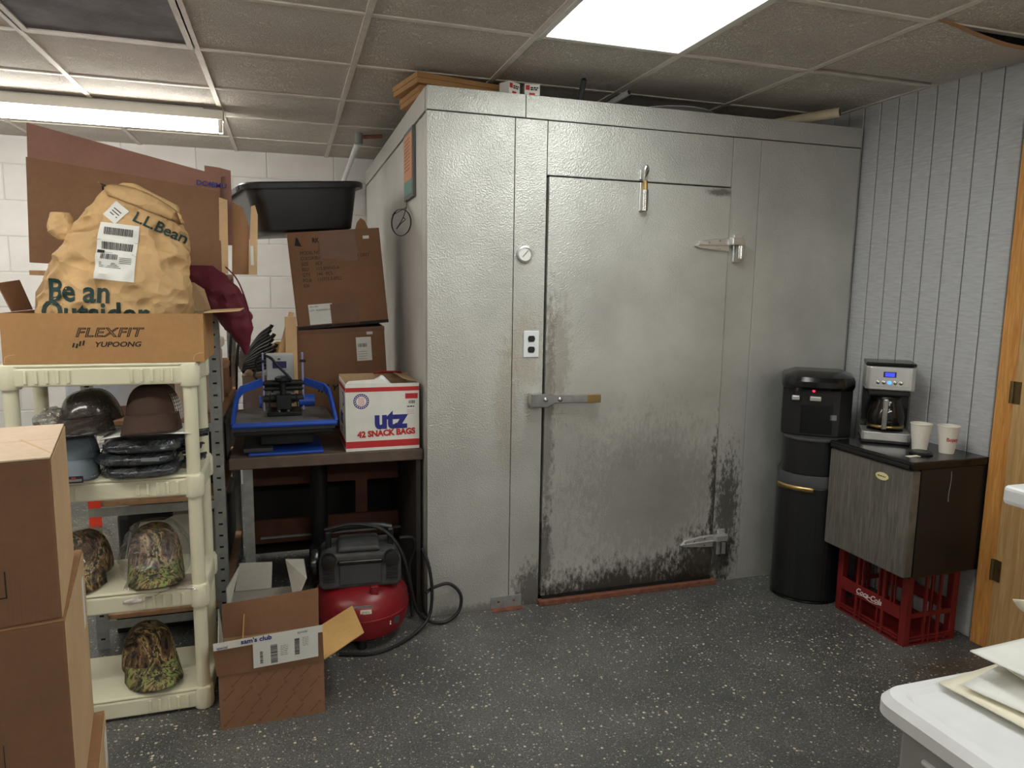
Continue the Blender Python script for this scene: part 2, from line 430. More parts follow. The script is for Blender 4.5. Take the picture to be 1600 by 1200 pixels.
def bars(parent, m, w, h, mat='ink', seed=1, name='barcode', step=.0016):
    b = MB(); r = random.Random(seed); x = 0
    while x < w:
        k = r.choice((.5, 1, 1.5)) * step
        b.box(x, min(w, x + k), 0, h, 0, .0003); x += k + r.choice((.6, 1, 1.4)) * step
    return b.build(name, mat, parent, m=m)
def lines(parent, m, rows, mat='ink', name='small_print', th=.0016):
    b = MB()
    for (x, y, w) in rows:
        r = random.Random(int(x * 1e4 + y * 7e4)); q = x
        while q < x + w:
            k = r.uniform(.004, .012); b.box(q, min(q + k, x + w), y, y + th, 0, .0003); q += k + .0025
    return b.build(name, mat, parent, m=m)

# ================================================================== THE ROOM
XW, YB, XL, YF, ZC = 2.83, 5.58, -2.9, -2.6, 2.44
struct(box('floor', 'floor', None, XL - .1, XW + .1, YF - .1, YB + .2, -.08, 0))
wl = struct(box('wall_left', 'wall_paint', None, XL - .1, XL, YF, YB, 0, 2.8))
wf = struct(box('wall_front', 'wall_paint', None, XL - .1, XW + .1, YF - .1, YF, 0, 2.8))
# back wall of painted concrete blocks
wb = struct(box('wall_back', 'mortar', None, XL - .1, XW + .1, YB + .004, YB + .2, 0, 2.8))
bk = MB().box(0, .465, 0, .1, 0, .2305).build('block', 'block', wb, bev=.004, bseg=1)
first = True
for r in range(12):
    for c in range(8):
        x = -2.94 + c * .47 + (.235 if r % 2 else 0); z = -.085 + r * .235
        if x > .5: continue
        o = bk if first else bk.copy()
        if not first: col.objects.link(o); o.parent = wb
        first = False; o.location = (x, YB, z)
# right wall: grooved vertical boards
wr = struct(box('wall_right', 'groove', None, XW + .006, XW + .12, YF, YB, 0, 2.8))
bd = MB().box(0, .02, -.0505, .0505, 0, 2.45).build('plank', 'plank', wr, bev=.003, bseg=1)
y = 3.44; first = True
while y > 2.18:
    o = bd if first else bd.copy()
    if not first: col.objects.link(o); o.parent = wr
    first = False; o.location = (XW, y, 0); y -= .107
box('wall_panel', 'plank', wr, XW, XW + .02, YF, 1.2, 0, 2.45)
box('wall_panel', 'plank', wr, XW, XW + .02, 1.2, 2.12, 2.1, 2.45)
# door in the right wall
tr = struct(box('trim_1', 'pine_trim', None, XW - .022, XW, 2.105, 2.19, 0, 2.12, bev=.003))
struct(box('trim_2', 'pine_trim', None, XW - .022, XW, 1.21, 2.19, 2.125, 2.21, bev=.003))
struct(box('trim_3', 'pine_trim', None, XW - .022, XW, 1.21, 1.295, 0, 2.12, bev=.003))
dr = bpy.data.objects.new('door_1', None); col.objects.link(dr); struct(dr); dr.location = (XW - .026, 2.10, .012); dr.rotation_euler = (0, 0, math.radians(-4))
box('door_slab', 'oak', dr, -.012, .024, -.80, 0, 0, 2.08, bev=.002)
for z in (.35, 1.1, 1.85):
    h = MB().tube([(-.02, .004, z - .045), (-.02, .004, z + .045)], .0075, 10).box(-.016, -.0125, -.03, 0, z - .045, z + .045).build('hinge', 'hinge', dr, smooth=True)
MB().lathe([(.012, 0), (.012, .03), (.028, .045), (.028, .06), (0, .066)], 20, frame((-.012, -.74, .98), (0, -1, 0), (0, 0, 1))).build('door_knob', 'hinge', dr, smooth=True)
# ceiling: plenum, tiles in a metal grid
ce = struct(box('ceiling', 'plenum', None, XL - .1, XW + .12, YF - .1, YB + .2, 2.72, 2.8))
GX = [-.325 + .618 * k for k in range(-5, 6)]           # main runners
GY = [2.665 + .605 * k for k in range(-8, 5)] + [YB]    # cross tees
GX[-1] = XW; GX = [XL] + [g for g in GX if g > XL + .05]
for gx in GX[1:-1]: box('main_runner', 'tbar', ce, gx - .012, gx + .012, YF, YB, ZC - .004, ZC + .03)
for gy in GY[:-1]: box('cross_tee', 'tbar', ce, XL, XW, gy - .012, gy + .012, ZC - .0025, ZC + .024)
box('wall_angle', 'tbar', ce, XW - .02, XW, YF, YB, ZC - .003, ZC + .02)
tiles = {}
def cell(i, j): return GX[i], GX[i + 1], GY[j], GY[j + 1]
skip = set()
for i in range(len(GX) - 1):
    for j in range(len(GY) - 1):
        x0, x1, y0, y1 = cell(i, j); cx = (x0 + x1) / 2; cy = (y0 + y1) / 2
        if .9 < cx < 1.55 and (1.4 < cy < 2.66 or -1.7 < cy < -.5): continue      # troffers
        if -.95 < cx < -.32 and 2.66 < cy < 3.27: continue                        # grille
        if cx > 2.15 and 2.05 < cy < 2.66: continue                               # loose tile
        kx, ky = round(x1 - x0, 3), round(y1 - y0, 3)
        if (kx, ky) not in tiles:
            tiles[kx, ky] = MB().box(-kx / 2 + .004, kx / 2 - .004, -ky / 2 + .004, ky / 2 - .004, 0, .016).build('ceiling_tile', 'tile', ce); o = tiles[kx, ky]
        else:
            o = tiles[kx, ky].copy(); col.objects.link(o); o.parent = ce
        o.location = (cx, cy, ZC + .002 + random.uniform(0, .0015)); o.rotation_euler = (0, 0, 0)
# the sagging loose tile beside the right wall
def sag(u, v):
    x = 2.165 + .655 * u; y = 2.045 + .565 * v
    return (x, y, ZC + .004 - (.052 * math.sin(PI * min(1, u * .8)) ** 1.3) * (1 - v) ** 1.6)
MB().grid(sag, 14, 12).build('sagging_tile', 'tile', ce, solid=.014)
b = MB()
for i in range(14):
    a, c = sag(i / 14, 0), sag((i + 1) / 14, 0)
    b.slab([(a[0], a[1] - .001, a[2] - .007), (c[0], c[1] - .001, c[2] - .007), (c[0], c[1] - .001, c[2] + .007), (a[0], a[1] - .001, a[2] + .007)], .001)
b.build('torn_tile_edge', 'card', ce)

# ------------------------------------------------------------------ ceiling lights and grille
def troffer(y0, y1, label, lens):
    t = thing('ceiling_light', label, 'light', (1.225, (y0 + y1) / 2, ZC))
    hw, hl = .291, (y1 - y0) / 2 - .012
    b = MB()
    for s in (-1, 1):
        b.box(s * hw - .012, s * hw + .012, -hl, hl, -.006, .05); b.box(-hw + .013, hw - .013, s * hl - .012, s * hl + .012, -.006, .05)
    b.build('frame', 'fixture', t, bev=.002)
    box('housing', 'fixture', t, -hw, hw, -hl, hl, .06, .1)
    box('lens', lens, t, -hw + .0125, hw - .0125, -hl + .0125, hl - .0125, 0, .004)
troffer(1.455, 2.665, 'recessed fluorescent ceiling panel above the cooler door', 'lens')
troffer(-1.57, -.36, 'unseen ceiling panel added as fill light far from the cooler', 'lens_fill')  # added fill panel, out of view behind the camera
t = thing('strip_light', 'long bare-tube fluorescent strip light under the ceiling by the block wall', 'light', (-.31, 4.3, 0))
MB().prism([(-.06, 0), (.06, 0), (.045, .05), (-.045, .05)], -2.4, 0, frame((0, 0, ZC - .068), (0, 1, 0), (0, 0, 1)) @ Matrix.Rotation(0, 4, 'X')).build('housing', 'fixture', t)
for yy in (-.035, .035):
    MB().tube([(-2.37, yy, 2.335), (-.035, yy, 2.335)], .0185, 14).build('tube', 'tube', t, smooth=True)
    box('lamp_holder', 'fixture', t, -.028, -.006, yy - .014, yy + .014, 2.31, 2.372, bev=.003)
box('ceiling_mount', 'fixture', t, -2.3, -.1, -.02, .02, 2.4225, 2.435)
for (x, y, dz, lab) in ((-.45, 1.62, -.12, 'unseen bare-tube strip light added as fill above the stacked cartons'), (2.3, -.7, -.3, 'unseen bare-tube strip light added as fill near the oak door')):  # strip lights added out of view to brighten the ceiling and shelf
    c = copy_tree(t); c.location = (x, y, dz); c['label'] = lab
    for xx in (-.3, -2.1): MB().tube([(xx, 0, 2.435), (xx, 0, 2.435 - dz)], .003, 6).build('hanging_chain', 'steel', c)
g = thing('return_air_grille', 'dark dusty perforated return air grille set in the ceiling', 'vent', (-.634, 2.9675, ZC))
b = MB()
for s in (-1, 1):
    b.box(s * .289 - .014, s * .289 + .014, -.286, .286, -.004, .01); b.box(-.274, .274, s * .276 - .012, s * .276 + .012, -.004, .01)
b.build('frame', 'tbar', g)
b = MB()
for k in range(64): b.box(-.273, .273, -.262 + k * .0083, -.262 + k * .0083 + .0045, .001, .005)
sl = b.build('louvers', plain('dusty_grille', S(112, 106, 110), .7, var=.5, scale=5), g); sl['kind'] = 'stuff'
box('duct', 'plenum', g, -.28, .28, -.27, .27, .03, .06)

# ================================================================== WALK-IN COOLER
ck = thing('walk_in_cooler', 'large dented silver walk-in cooler with panelled front and hinged door', 'cooler', (.57, 3.045, 0))
W_, D_ = 2.235, 2.42
box('insulated_core', 'gasket', ck, .012, W_, .03, D_, .0, 2.318)
for (x0, x1) in ((0, .432), (.434, W_)): box('header_panel', 'cooler', ck, x0, x1, -.004, .03, 2.234, 2.33, bev=.002)
for (x0, x1) in ((0, .386), (.389, .536)): box('front_panel', 'cooler', ck, x0, x1, 0, .03, 0, 2.23, bev=.0015)
box('front_panel', 'cooler', ck, .539, 1.483, 0, .03, 2.0, 2.23, bev=.0015)
for (x0, x1) in ((1.4865, 1.642), (1.645, W_)): box('front_panel', 'cooler', ck, x0, x1, 0, .03, 0, 2.23, bev=.0015)
dp = box('door_panel', 'cooler_door', ck, .545, 1.478, -.012, .026, .042, 1.991, bev=.003)
box('top_panel', 'cooler_side', ck, .004, W_, .0302, D_, 2.3185, 2.33)
for (y0, y1) in ((.031, .115), (.117, 1.28), (1.283, D_)): box('side_panel', 'cooler_side', ck, 0, .0115, y0, y1, 0, 2.226, bev=.0015)
for (y0, y1) in ((.031, .42), (.422, 1.7), (1.702, D_)): box('side_header', 'cooler_side', ck, -.004, .0115, y0, y1, 2.234, 2.33, bev=.002)
# latch
l = MB().prism([(.462, -.031), (.54, -.034), (.575, -.016), (.80, -.018), (.80, .018), (.575, .022), (.54, .03), (.462, .031)], 0, .02, frame((0, -.045, .998), (1, 0, 0), (0, 0, 1)) ).build('latch_handle', 'chrome', ck, bev=.004)
box('strike', 'chrome', l, .465, .53, -.046, .0, .972, 1.026, bev=.004); box('grip', 'brass', l, .735, .803, -.068, -.044, .979, 1.017, bev=.003)
box('pivot_block', 'chrome', l, .56, .60, -.045, -.012, .984, 1.012, bev=.003)
for xx in (.53, .60): MB().lathe([(.011, 0), (.011, .004), (.006, .007)], 14, FY(xx, -.065, 1.0)).build('bolt', 'chrome', l, smooth=True)
# hinges
def hinge(z):
    h = MB().prism([(1.285, -.012), (1.31, .012), (1.40, .026), (1.475, .03), (1.475, -.034), (1.40, -.03), (1.31, -.022)], 0, .014, FY(0, -.0125, z)).build('hinge', 'stainless', ck, bev=.004)
    MB().prism([(1.30, -.004), (1.475, .002), (1.475, -.006), (1.30, -.008)], 0, .02, FY(0, -.013, z)).build('strap_ridge', 'stainless', h, bev=.002)
    box('knuckle_arm', 'stainless', h, 1.4755, 1.548, -.05, -.016, z - .004, z + .032, bev=.006)
    MB().tube([(1.532, -.034, z - .068), (1.532, -.034, z - .006)], .019, 18).build('pin', 'chrome', h, smooth=True)
    box('mount_plate', 'stainless', h, 1.505, 1.552, -.014, -.0005, z - .085, z + .05, bev=.004)
    for (xx, zz) in ((1.31, -.004), (1.36, .006), (1.42, .016), (1.42, -.02)): MB().lathe([(.005, 0), (.004, .004), (0, .005)], 10, FY(xx, -.027, z + zz)).build('screw', 'chrome', h)
hinge(1.725); hinge(.235)
# door closer
c = MB().tube([(1.005, -.034, 1.862), (1.005, -.034, 1.955)], .017, 18).build('door_closer', 'chrome', ck, smooth=True)
box('bracket', 'stainless', c, .985, 1.026, -.022, -.0125, 1.86, 1.99, bev=.003)
MB().tube([(1.005, -.034, 1.955), (1.005, -.034, 1.995)], .012, 14).build('collar', 'brass', c, smooth=True)
MB().tube(smoothpts([(1.0, -.03, 1.99), (1.0, -.034, 2.04), (1.008, -.034, 2.062), (1.018, -.03, 2.045), (1.016, -.012, 2.02)], 6), .007, 10).build('hook', 'chrome', c, smooth=True)
box('hook_plate', 'stainless', c, .99, 1.03, -.011, -.0005, 2.005, 2.05, bev=.002)
# thermometer and socket
th = MB().lathe([(.03, 0), (.037, .003), (.037, .011), (.03, .014), (.029, .008), (.0, .008)], 32, FY(.438, -.0005, 1.65)).build('thermometer', 'stainless', ck, smooth=True)
MB().lathe([(.0285, .009), (0, .0092)], 28, FY(.438, -.0005, 1.65)).build('dial', 'paper', th)
MB().box(-.016, .022, -.0012, .0012, .0095, .0105, FY(.438, -.0005, 1.65) @ Matrix.Rotation(math.radians(50), 4, 'Z')).build('needle', 'ink', th)
so = box('socket_plate', 'white_plastic', ck, .439, .513, -.007, -.0005, 1.19, 1.31, bev=.002)
for zz in (1.225, 1.274):
    MB().prism([(.016 * math.cos(a) * 1.05, max(-.0135, min(.0135, .018 * math.sin(a)))) for a in [2 * PI * k / 24 for k in range(24)]], 0, .003, FY(.476, -.0072, zz)).build('receptacle', 'black_plastic', so)
# threshold and floor clips
box('threshold', 'rust', ck, .53, 1.50, -.036, -.0005, 0, .026, bev=.003)
box('door_sweep', 'gasket', ck, .55, 1.475, -.016, .02, .028, .0415)
for (x0, x1) in ((.30, .45), (1.87, 1.97)):
    cl = box('floor_clip', 'steel', ck, x0, x1, -.005, -.0005, 0, .06, bev=.001); box('clip_foot', 'rust', cl, x0, x1, -.04, -.0052, 0, .005)
    for q in (.25, .75): MB().lathe([(.006, 0), (.004, .004)], 8, FY(x0 + (x1 - x0) * q, -.0052, .035)).build('rivet', 'rust', cl)
# temperature chart hung on the side wall of the cooler
pc = thing('wall_chart', 'narrow framed orange and green chart hung on the side of the walk-in cooler', 'chart', (.57, 3.44, 1.91))
box('backing', 'ink_grey', pc, -.016, -.001, -.125, .125, 0, .315, bev=.002)
box('orange_field', 'ink_orange', pc, -.0175, -.0165, -.11, .11, .085, .295)
box('green_field', plain('teal_ink', S(104, 150, 142), .6), pc, -.0175, -.0165, -.11, .11, .02, .084)
lines(pc, FX(-.0176, .10, 0), [(.01, .27 - k * .017, .15) for k in range(9)], 'ink_brown', th=.003)
b = MB()
pts = [(-.03 - .042 * math.cos(a + .6) * (1 - .04 * a / PI), -.01 + .05 * math.cos(a + .6), -.1 + .062 * math.sin(a + .6)) for a in [k * .3 for k in range(44)]]
wl_ = thing('wire_coil', 'thin dark wire loop hanging from the chart on the cooler side', 'wire', (.548, 3.44, 1.9))
b.tube([(-.006, -.03, .005), (-.006, -.02, -.03)] + pts, .0018, 5).build('coil', 'ink', wl_, smooth=True)
MB().tube(smoothpts([(-.006, -.02, -.03), (-.02, .0, -.08), (-.05, .0, -.13), (-.03, .0, -.105), (-.008, .0, -.085), (-.02, 0, -.075)], 6), .002, 5).build('twisted_end', 'ink', wl_)
# ------------------------------------------------------------------ things on the cooler roof
ZR = 2.3305
for k, (x, y, wx, wy, hz, rz, zz) in enumerate(((.76, 3.40, .42, .30, .045, 8, 0), (.74, 3.38, .44, .30, .045, 12, .0455))):
    t = thing('flat_carton', ['flat brown carton lying on the cooler roof, bottom one of two', 'flat brown carton on the cooler roof, upper one touching the ceiling tiles'][k], 'box', (x, y, ZR + zz), math.radians(rz))
    box('tray', 'card_orange', t, -wx / 2, wx / 2, -wy / 2, wy / 2, 0, hz * .5, bev=.002)
    box('lid', 'card_orange', t, -wx / 2 - .003, wx / 2 + .003, -wy / 2 - .003, wy / 2 + .003, hz * .5, hz, bev=.002)
for k, (x, rz) in enumerate(((.955, 28), (1.055, -8))):
    t = thing('small_parts_box', ['small white parts box beside the flat cartons on the cooler roof, seen edge on', 'small white parts box with red print on the cooler roof'][k], 'box', (x, 3.13, ZR), math.radians(rz), 'white parts boxes on the cooler roof')
    box('carton', 'card_white', t, -.034, .034, -.03, .03, 0, .062, bev=.001)
    box('red_square', 'ink_red', t, -.03, -.012, -.0308, -.0303, .036, .056)
    box('red_spot', 'ink_red', t, -.014, .012, -.0308, -.0303, .006, .024)
    lines(t, FY(-.008, -.0309, .043), [(0, 0, .036), (0, -.008, .03)], 'ink', th=.006)
t = thing('dark_pipe', 'thin dark metal pipe sticking up from the cooler roof to the ceiling', 'pipe', (1.285, 3.10, ZR + .0135))
MB().tube([(0, .02, 0), (-.004, -.035, .08)], .0125, 14).tube([(0, .02, 0), (.05, .5, 0.014)], .0125, 12).build('pipe', 'dark_grey', t, smooth=True)
MB().tube([(-.0042, -.036, .0815), (-.0044, -.0375, .084)], .009, 12).build('bore', 'gasket', t)
t = thing('grey_conduit', 'short pale grey conduit lying on the cooler roof', 'pipe', (1.42, 3.14, ZR))
MB().tube([(0, .1, .014), (.02, .05, .02), (.075, -.09, .055)], .0135, 14).build('pipe', 'grey_plastic', t, smooth=True)
MB().tube([(.0752, -.0905, .0552), (.0758, -.092, .0556)], .0095, 12).build('bore', 'gasket', t)
t = thing('round_tray', 'shallow round pale tray lying on the cooler roof', 'tray', (1.82, 3.30, ZR))
MB().lathe([(.0, .0), (.2, .0), (.235, .022), (.24, .022), (.24, .026), (.232, .026), (.198, .005), (0, .005)], 48).build('dish', 'grey_plastic', t, smooth=True)
t = thing('white_pvc_pipe', 'thick cream plastic drain pipe lying on the cooler roof by the grooved wall', 'pipe', (2.52, 3.08, ZR))
MB().tube([(-.20, .30, .024), (.09, -.09, .05)], .0235, 20).build('pipe', plain('cream_pvc', S(206, 190, 164), .45), t, smooth=True)
MB().tube([(.0902, -.0903, .0501), (.0912, -.0916, .0503)], .017, 16).build('bore', 'dark_grey', t)
t = thing('drain_pipe', 'white pipe slanting from the block wall up to the ceiling behind the tub', 'pipe', (.385, 5.55, 2.0))
MB().tube([(-.05, -.02, -.1), (.0, -.1, .2), (.057, -.9, .40)], .017, 12).build('pipe', 'white_plastic', t, smooth=True)
MB().tube([(.057, -.9, .375), (.057, -.9, .437)], .026, 14).build('ceiling_elbow', 'grey_plastic', t, smooth=True)
MB().tube([(.057, -.9, .415), (.20, -.93, .425)], .012, 8).build('hanger_rod', 'rust', t)

# ================================================================== LEFT: PLASTIC SHELF UNIT
ps = thing('plastic_shelf', 'cream moulded plastic shelf unit with four tiers and round posts', 'shelf', (-.585, 2.725, 0))
PX, PY = .26, .14
TIERS = (.083, .463, .857, 1.24)
for z in TIERS:
    b = MB().box(-.287, .287, -.165, .165, z - .012, z)
    for s in (-1, 1):
        b.box(-.287, .287, s * .16 - .006, s * .16 + .006, z - .072, z - .0121)
        b.box(s * .281 - .006, s * .281 + .006, -.1535, .1535, z - .072, z - .0121)
    sh = b.build('shelf_tier', 'poly', ps, bev=.006)
    for s in (-1, 1):
        for k in range(5):
            x = s * (PX - .05 - k * .03)
            box('skirt_rib', 'poly', sh, x - .005, x + .005, -.1715, -.1662, z - .062, z - .02, bev=.0025)
    for sx in (-1, 1):
        for sy in (-1, 1): MB().lathe([(.031, z - .08), (.034, z - .07), (.034, z - .012), (.03, z - .004), (0, z - .004)], 24, Matrix.Translation((sx * PX, sy * PY, 0))).build('corner_socket', 'poly', sh, smooth=True)
for k in range(3):
    for sx in (-1, 1):
        for sy in (-1, 1): MB().lathe([(.0225, TIERS[k] - .003), (.0225, TIERS[k + 1] - .081)], 20, Matrix.Translation((sx * PX, sy * PY, 0))).build('post', 'poly', ps, smooth=True)
for sx in (-1, 1):
    for sy in (-1, 1): MB().lathe([(.026, 0), (.03, .002)], 20, Matrix.Translation((sx * PX, sy * PY, 0))).build('foot', 'poly', ps)

# ------------------------------------------------------------------ slotted steel shelving behind it
ss = thing('steel_shelving', 'slotted steel angle shelving unit with particle board shelves behind the plastic shelf', 'shelf', (0, 0, 0))
def angle_post(x, y, sx, sy, h=1.55, paint=False):
    p = MB().box(x, x + sx * .045, y, y + sy * .003, 0, h).box(x, x + sx * .003, y + sy * .0031, y + sy * .045, 0, h).build('post', 'steel', ss)
    b = MB(); z = .04
    while z < h - .02:
        b.box(x + sx * .014, x + sx * .03, y - sy * .0006, y - sy * .0002, z, z + .008); z += .05
    sl = b.build('slots', 'gasket', p); sl['kind'] = 'stuff'
    if paint: box('paint_mark', 'orange_spray', p, min(x, x + sx * .0455), max(x, x + sx * .0455), y - .0012, y - .0007, .52, .64)
angle_post(-.275, 3.12, -1, 1); angle_post(-.785, 3.12, 1, 1, paint=True)
angle_post(-.275, 4.08, -1, -1); angle_post(-.785, 4.08, 1, -1)
for z in (.14, .62, .95, 1.54):
    box('shelf_board', 'plywood', ss, -.78 if z < .9 else -.93, -.28, 3.127, 4.073, z - .018, z)
    for yy in (3.115, 4.081): box('shelf_rail', 'steel', ss, -.785, -.275, yy, yy + .0025, z - .055, z - .019)
# things on it
t = thing('storage_tote', 'translucent bluish storage tote on the steel shelving', 'tote', (-.72, 3.62, .9505))
MB().prism([(-.2, -.2), (.2, -.2), (.215, .2), (-.215, .2)], 0, .26).build('tub', 'tote', t, bev=.015)
box('lid', 'white_plastic', t, -.225, .225, -.215, .215, .2605, .285, bev=.008)
t = thing('shoebox', 'dark brown cardboard box deep on the steel shelving behind the caps', 'box', (-.385, 3.85, .9505))
box('box', 'card_dark', t, -.1, .09, -.14, .14, 0, .14, bev=.003); box('lid', 'plywood', t, -.103, .093, -.143, .143, .1405, .165, bev=.003)
t = thing('clear_bin', 'pinkish white plastic bin beside the slotted steel post', 'bin', (-.38, 3.36, .9505))
MB().prism([(-.085, -.14), (.085, -.14), (.085, .14), (-.085, .14)], 0, .27).build('tub', plain('pinkish_plastic', S(218, 198, 182), .4), t, bev=.02)
MB().box(-.094, .094, -.149, .149, .2705, .31).build('rim', plain('pinkish_plastic_rim', S(230, 214, 200), .4), t, bev=.006)
for k, (x, y, h, mat, lab) in enumerate(((-.79, 3.24, .075, 'lcd_dark', 'small dark bottle with a green label on the steel shelving'), (-.755, 3.2, .10, 'ink_blue', 'small bright blue bottle with a white cap on the steel shelving'))):
    t = thing('craft_bottle', lab, 'bottle', (x, y, .9505))
    MB().lathe([(.022, 0), (.023, .006), (.019, .02), (.016, h * .8), (.012, h * .84)], 18).build('body', mat, t, smooth=True)
    MB().lathe([(.011, h * .842), (.011, h), (0, h)], 16).build('cap', 'white_plastic', t, smooth=True)
    if k == 0: MB().grid(lambda u, v: (.0208 * math.cos(-PI * .75 + u * PI * .5), .0208 * math.sin(-PI * .75 + u * PI * .5), .012 + v * .04), 8, 2).build('label_strip', 'green_plastic', t)
for k, (x, y) in enumerate(((-.84, 3.33), (-.66, 3.25))):
    tag(MB().loft([(0, -.04, .035, -.03, .03), (.02, -.034, .03, -.026, .026), (.04, -.015, .02, -.012, .014)], 18, 8, .006, 30, seed=k).build('paper_scrap', 'card_mauve', smooth=True),
        ['crumpled brown scrap left of the blue bottle on the steel shelving', 'crumpled brown scrap behind the blue bottle on the steel shelving'][k], 'paper').location = (x, y, .951)
t = thing('torn_carton', 'torn pale grey cardboard carton standing on the lowest board of the steel shelving', 'box', (-.50, 3.16, .1405), math.radians(2)); t.scale = (1, 1, 1.5)
MB().slab([(-.14, 0, 0), (.2, 0, 0), (.2, .012, .262), (.02, .012, .262), (-.02, .01, .25), (-.11, .012, .25), (-.14, .006, .19)], .004).build('front_panel', 'card_grey', t)
MB().slab([(-.145, .0, .02), (-.145, .12, .02), (-.17, .12, .20), (-.175, -.01, .14)], .004).build('side_flap', 'card_grey', t)
MB().slab([(.0, .06, .0), (.18, .06, .0), (.16, .05, .29), (.07, .05, .30), (.01, .05, .27)], .004).build('back_flap', 'card_grey', t)
tag(box('dark_bin_bag', 'black_plastic', None, -.76, -.3, 3.42, 4.0, .1405, .50, bev=.05, bseg=4), 'black plastic sack on the lowest board of the steel shelving', 'sack')

for k, (x0, x1, y0, y1, h, lab) in enumerate(((-.76, -.31, 3.3, 3.62, .26, 'black lidded bin added to darken the steel shelving near the slotted front posts'), (-.76, -.31, 3.66, 4.0, .22, 'lower black bin added to darken the back of the steel shelving'))):  # bins added to blacken the bright gap behind the plastic shelf
    t = thing('dark_filler_bin', lab, 'bin', (0, 0, .6205))
    box('tub', 'black_plastic', t, x0, x1, y0, y1, 0, h, bev=.02); box('lid', 'dark_grey', t, x0 - .006, x1 + .006, y0 - .006, y1 + .006, h + .0005, h + .025, bev=.006)
tag(box('dark_filler_tray', 'black_plastic', None, -.74, -.34, 3.25, 3.9, 0, .08, bev=.006), 'flat black tray added to darken the floor under the lowest board of the steel shelving', 'tray')  # added so the floor below the board reads black

# ------------------------------------------------------------------ on top: carton tray with paper bag
ff = thing('cap_carton', 'wide shallow brown carton with black cap-maker print on the top tier of the plastic shelf', 'box', (-.56, 2.565, 1.2405))
box('front_wall', 'card_orange', ff, -.292, .287, -.002, .002, .0, .16); box('back_wall', 'card_in', ff, -.292, .287, .318, .322, .0, .16)
for x in (-.29, .285): box('end_wall', 'card_orange', ff, x - .002, x + .002, .0021, .3179, 0, .16)
box('base', 'card_in', ff, -.2879, .2829, .0021, .3179, .0, .004)
MB().slab([(-.288, .319, .161), (-.06, .319, .161), (-.07, .345, .255), (-.265, .345, .262), (-.286, .33, .22)], .003).build('back_flap', 'card_in', ff)
MB().slab([(.05, .319, .161), (.283, .319, .161), (.26, .345, .238), (.225, .345, .262), (.06, .345, .262)], .003).build('back_flap', 'card_in', ff)
MB().slab([(-.292, .1, .161), (-.292, .30, .161), (-.325, .30, .262), (-.33, .11, .25)], .003).build('end_flap', 'card_dark', ff)
MB().slab([(.288, .02, .161), (.40, .03, .168), (.40, .3, .168), (.288, .31, .161)], .003).build('end_flap', 'card_light', ff)
for x in (-.274, .268): MB().tube(smoothpts([(x - .014, -.0022, .004), (x - .012, -.0022, .02), (x, -.0022, .028), (x + .016, -.0022, .03)], 4), .0012, 5).build('crease', 'card_light', ff)
text('FLEXFIT', .041, 'ink', ff, FY(.005, -.0024, .098), shear=.25, width=1.28, align='CENTER', outline=.0011, spacing=1.05)
text('YUPOONG', .0225, 'ink', ff, FY(.03, -.0024, .06), shear=.25, width=1.2, align='CENTER', bold=.0006)
b = MB()
for k, (z0, z1) in enumerate(((.052, .066), (.05, .064), (.056, .072), (.058, .074))):
    x = -.1 + k * .0095; b.slab([(x, -.0028, z0), (x + .005, -.0028, z0), (x + .009, -.0028, z1), (x + .004, -.0028, z1)], .0004)
b.build('maker_mark', 'ink', ff)

# the kraft paper parcel bag
bag = thing('paper_parcel_bag', 'crumpled brown kraft paper mailing bag with shipping label and dark green print', 'bag', (-.56, 2.72, 1.2455))
rows = [(0, -.22, .21, -.1, .12), (.16, -.235, .235, -.11, .13), (.26, -.212, .23, -.11, .12), (.33, -.175, .232, -.10, .11), (.385, -.138, .234, -.085, .09), (.42, -.12, .236, -.07, .07),
        (.465, -.095, .238, -.055, .05), (.52, -.055, .202, -.042, .035), (.56, -.012, .13, -.028, .02), (.583, .04, .08, -.018, .006)]
pb = MB(); pb.loft(rows, 110, 110, .017, 7, 3.0, 3, 1.0)
bvh = BVHTree.FromBMesh(pb.bm)
pb.build('bag_body', 'kraft', bag, smooth=True, ang=50)
def onbag(x, z, off=.0012):
    h = bvh.ray_cast(Vector((x, -1, z)), Vector((0, 1, 0)))
    return Vector((x, (h[0].y if h[0] else -.09) - off, z))
MB().loft([(-.055, -.005, .06, -.03, .03), (-.02, -.045, .07, -.04, .04), (.02, -.05, .06, -.04, .04), (.05, -.03, .045, -.03, .03)], 28, 16, .012, 22, 2.2, 9).build('twisted_corner', 'kraft', bag, smooth=True, m=Matrix.Translation((-.15, -.01, .435)) @ Matrix.Diagonal((.75, .8, .85, 1)))
MB().grid(lambda u, v: (lambda x, z: Vector((x, onbag(x, min(z, .56)).y - .008 - .012 * math.sin(PI * v) - .004 * noise.noise((x * 20, z * 20, 0)), z)))(-.012 + .24 * u + .012 * v, .572 + .02 * math.sin(PI * u * .8) - .105 * u ** 1.6 - (.035 + .03 * math.sin(PI * u)) * v), 24, 6).build('folded_top', 'kraft', bag, smooth=True, solid=.002)
def projtext(body, size, mat, x, z, rot=0, **k):
    me = text_mesh(body, size, ext=0, **k); me.transform(Matrix.Translation((x, z, 0)) @ Matrix.Rotation(rot, 4, 'Z'))
    bmx = bmesh.new(); bmx.from_mesh(me); bmesh.ops.triangulate(bmx, faces=bmx.faces); bmesh.ops.subdivide_edges(bmx, edges=[e for e in bmx.edges if e.calc_length() > .008], cuts=3)
    for v in bmx.verts: v.co = onbag(v.co.x, v.co.y, .0035)
    bmx.to_mesh(me); bmx.free(); me.materials.clear(); me.materials.append(M[mat]); o = bpy.data.objects.new('lettering', me); col.objects.link(o); o.parent = bag
projtext('Be an', .098, 'ink_green', -.18, .225, -.04, bold=.0022, width=.86)
projtext('Outsider', .098, 'ink_green', -.205, .155, -.02, bold=.0022, width=.9)
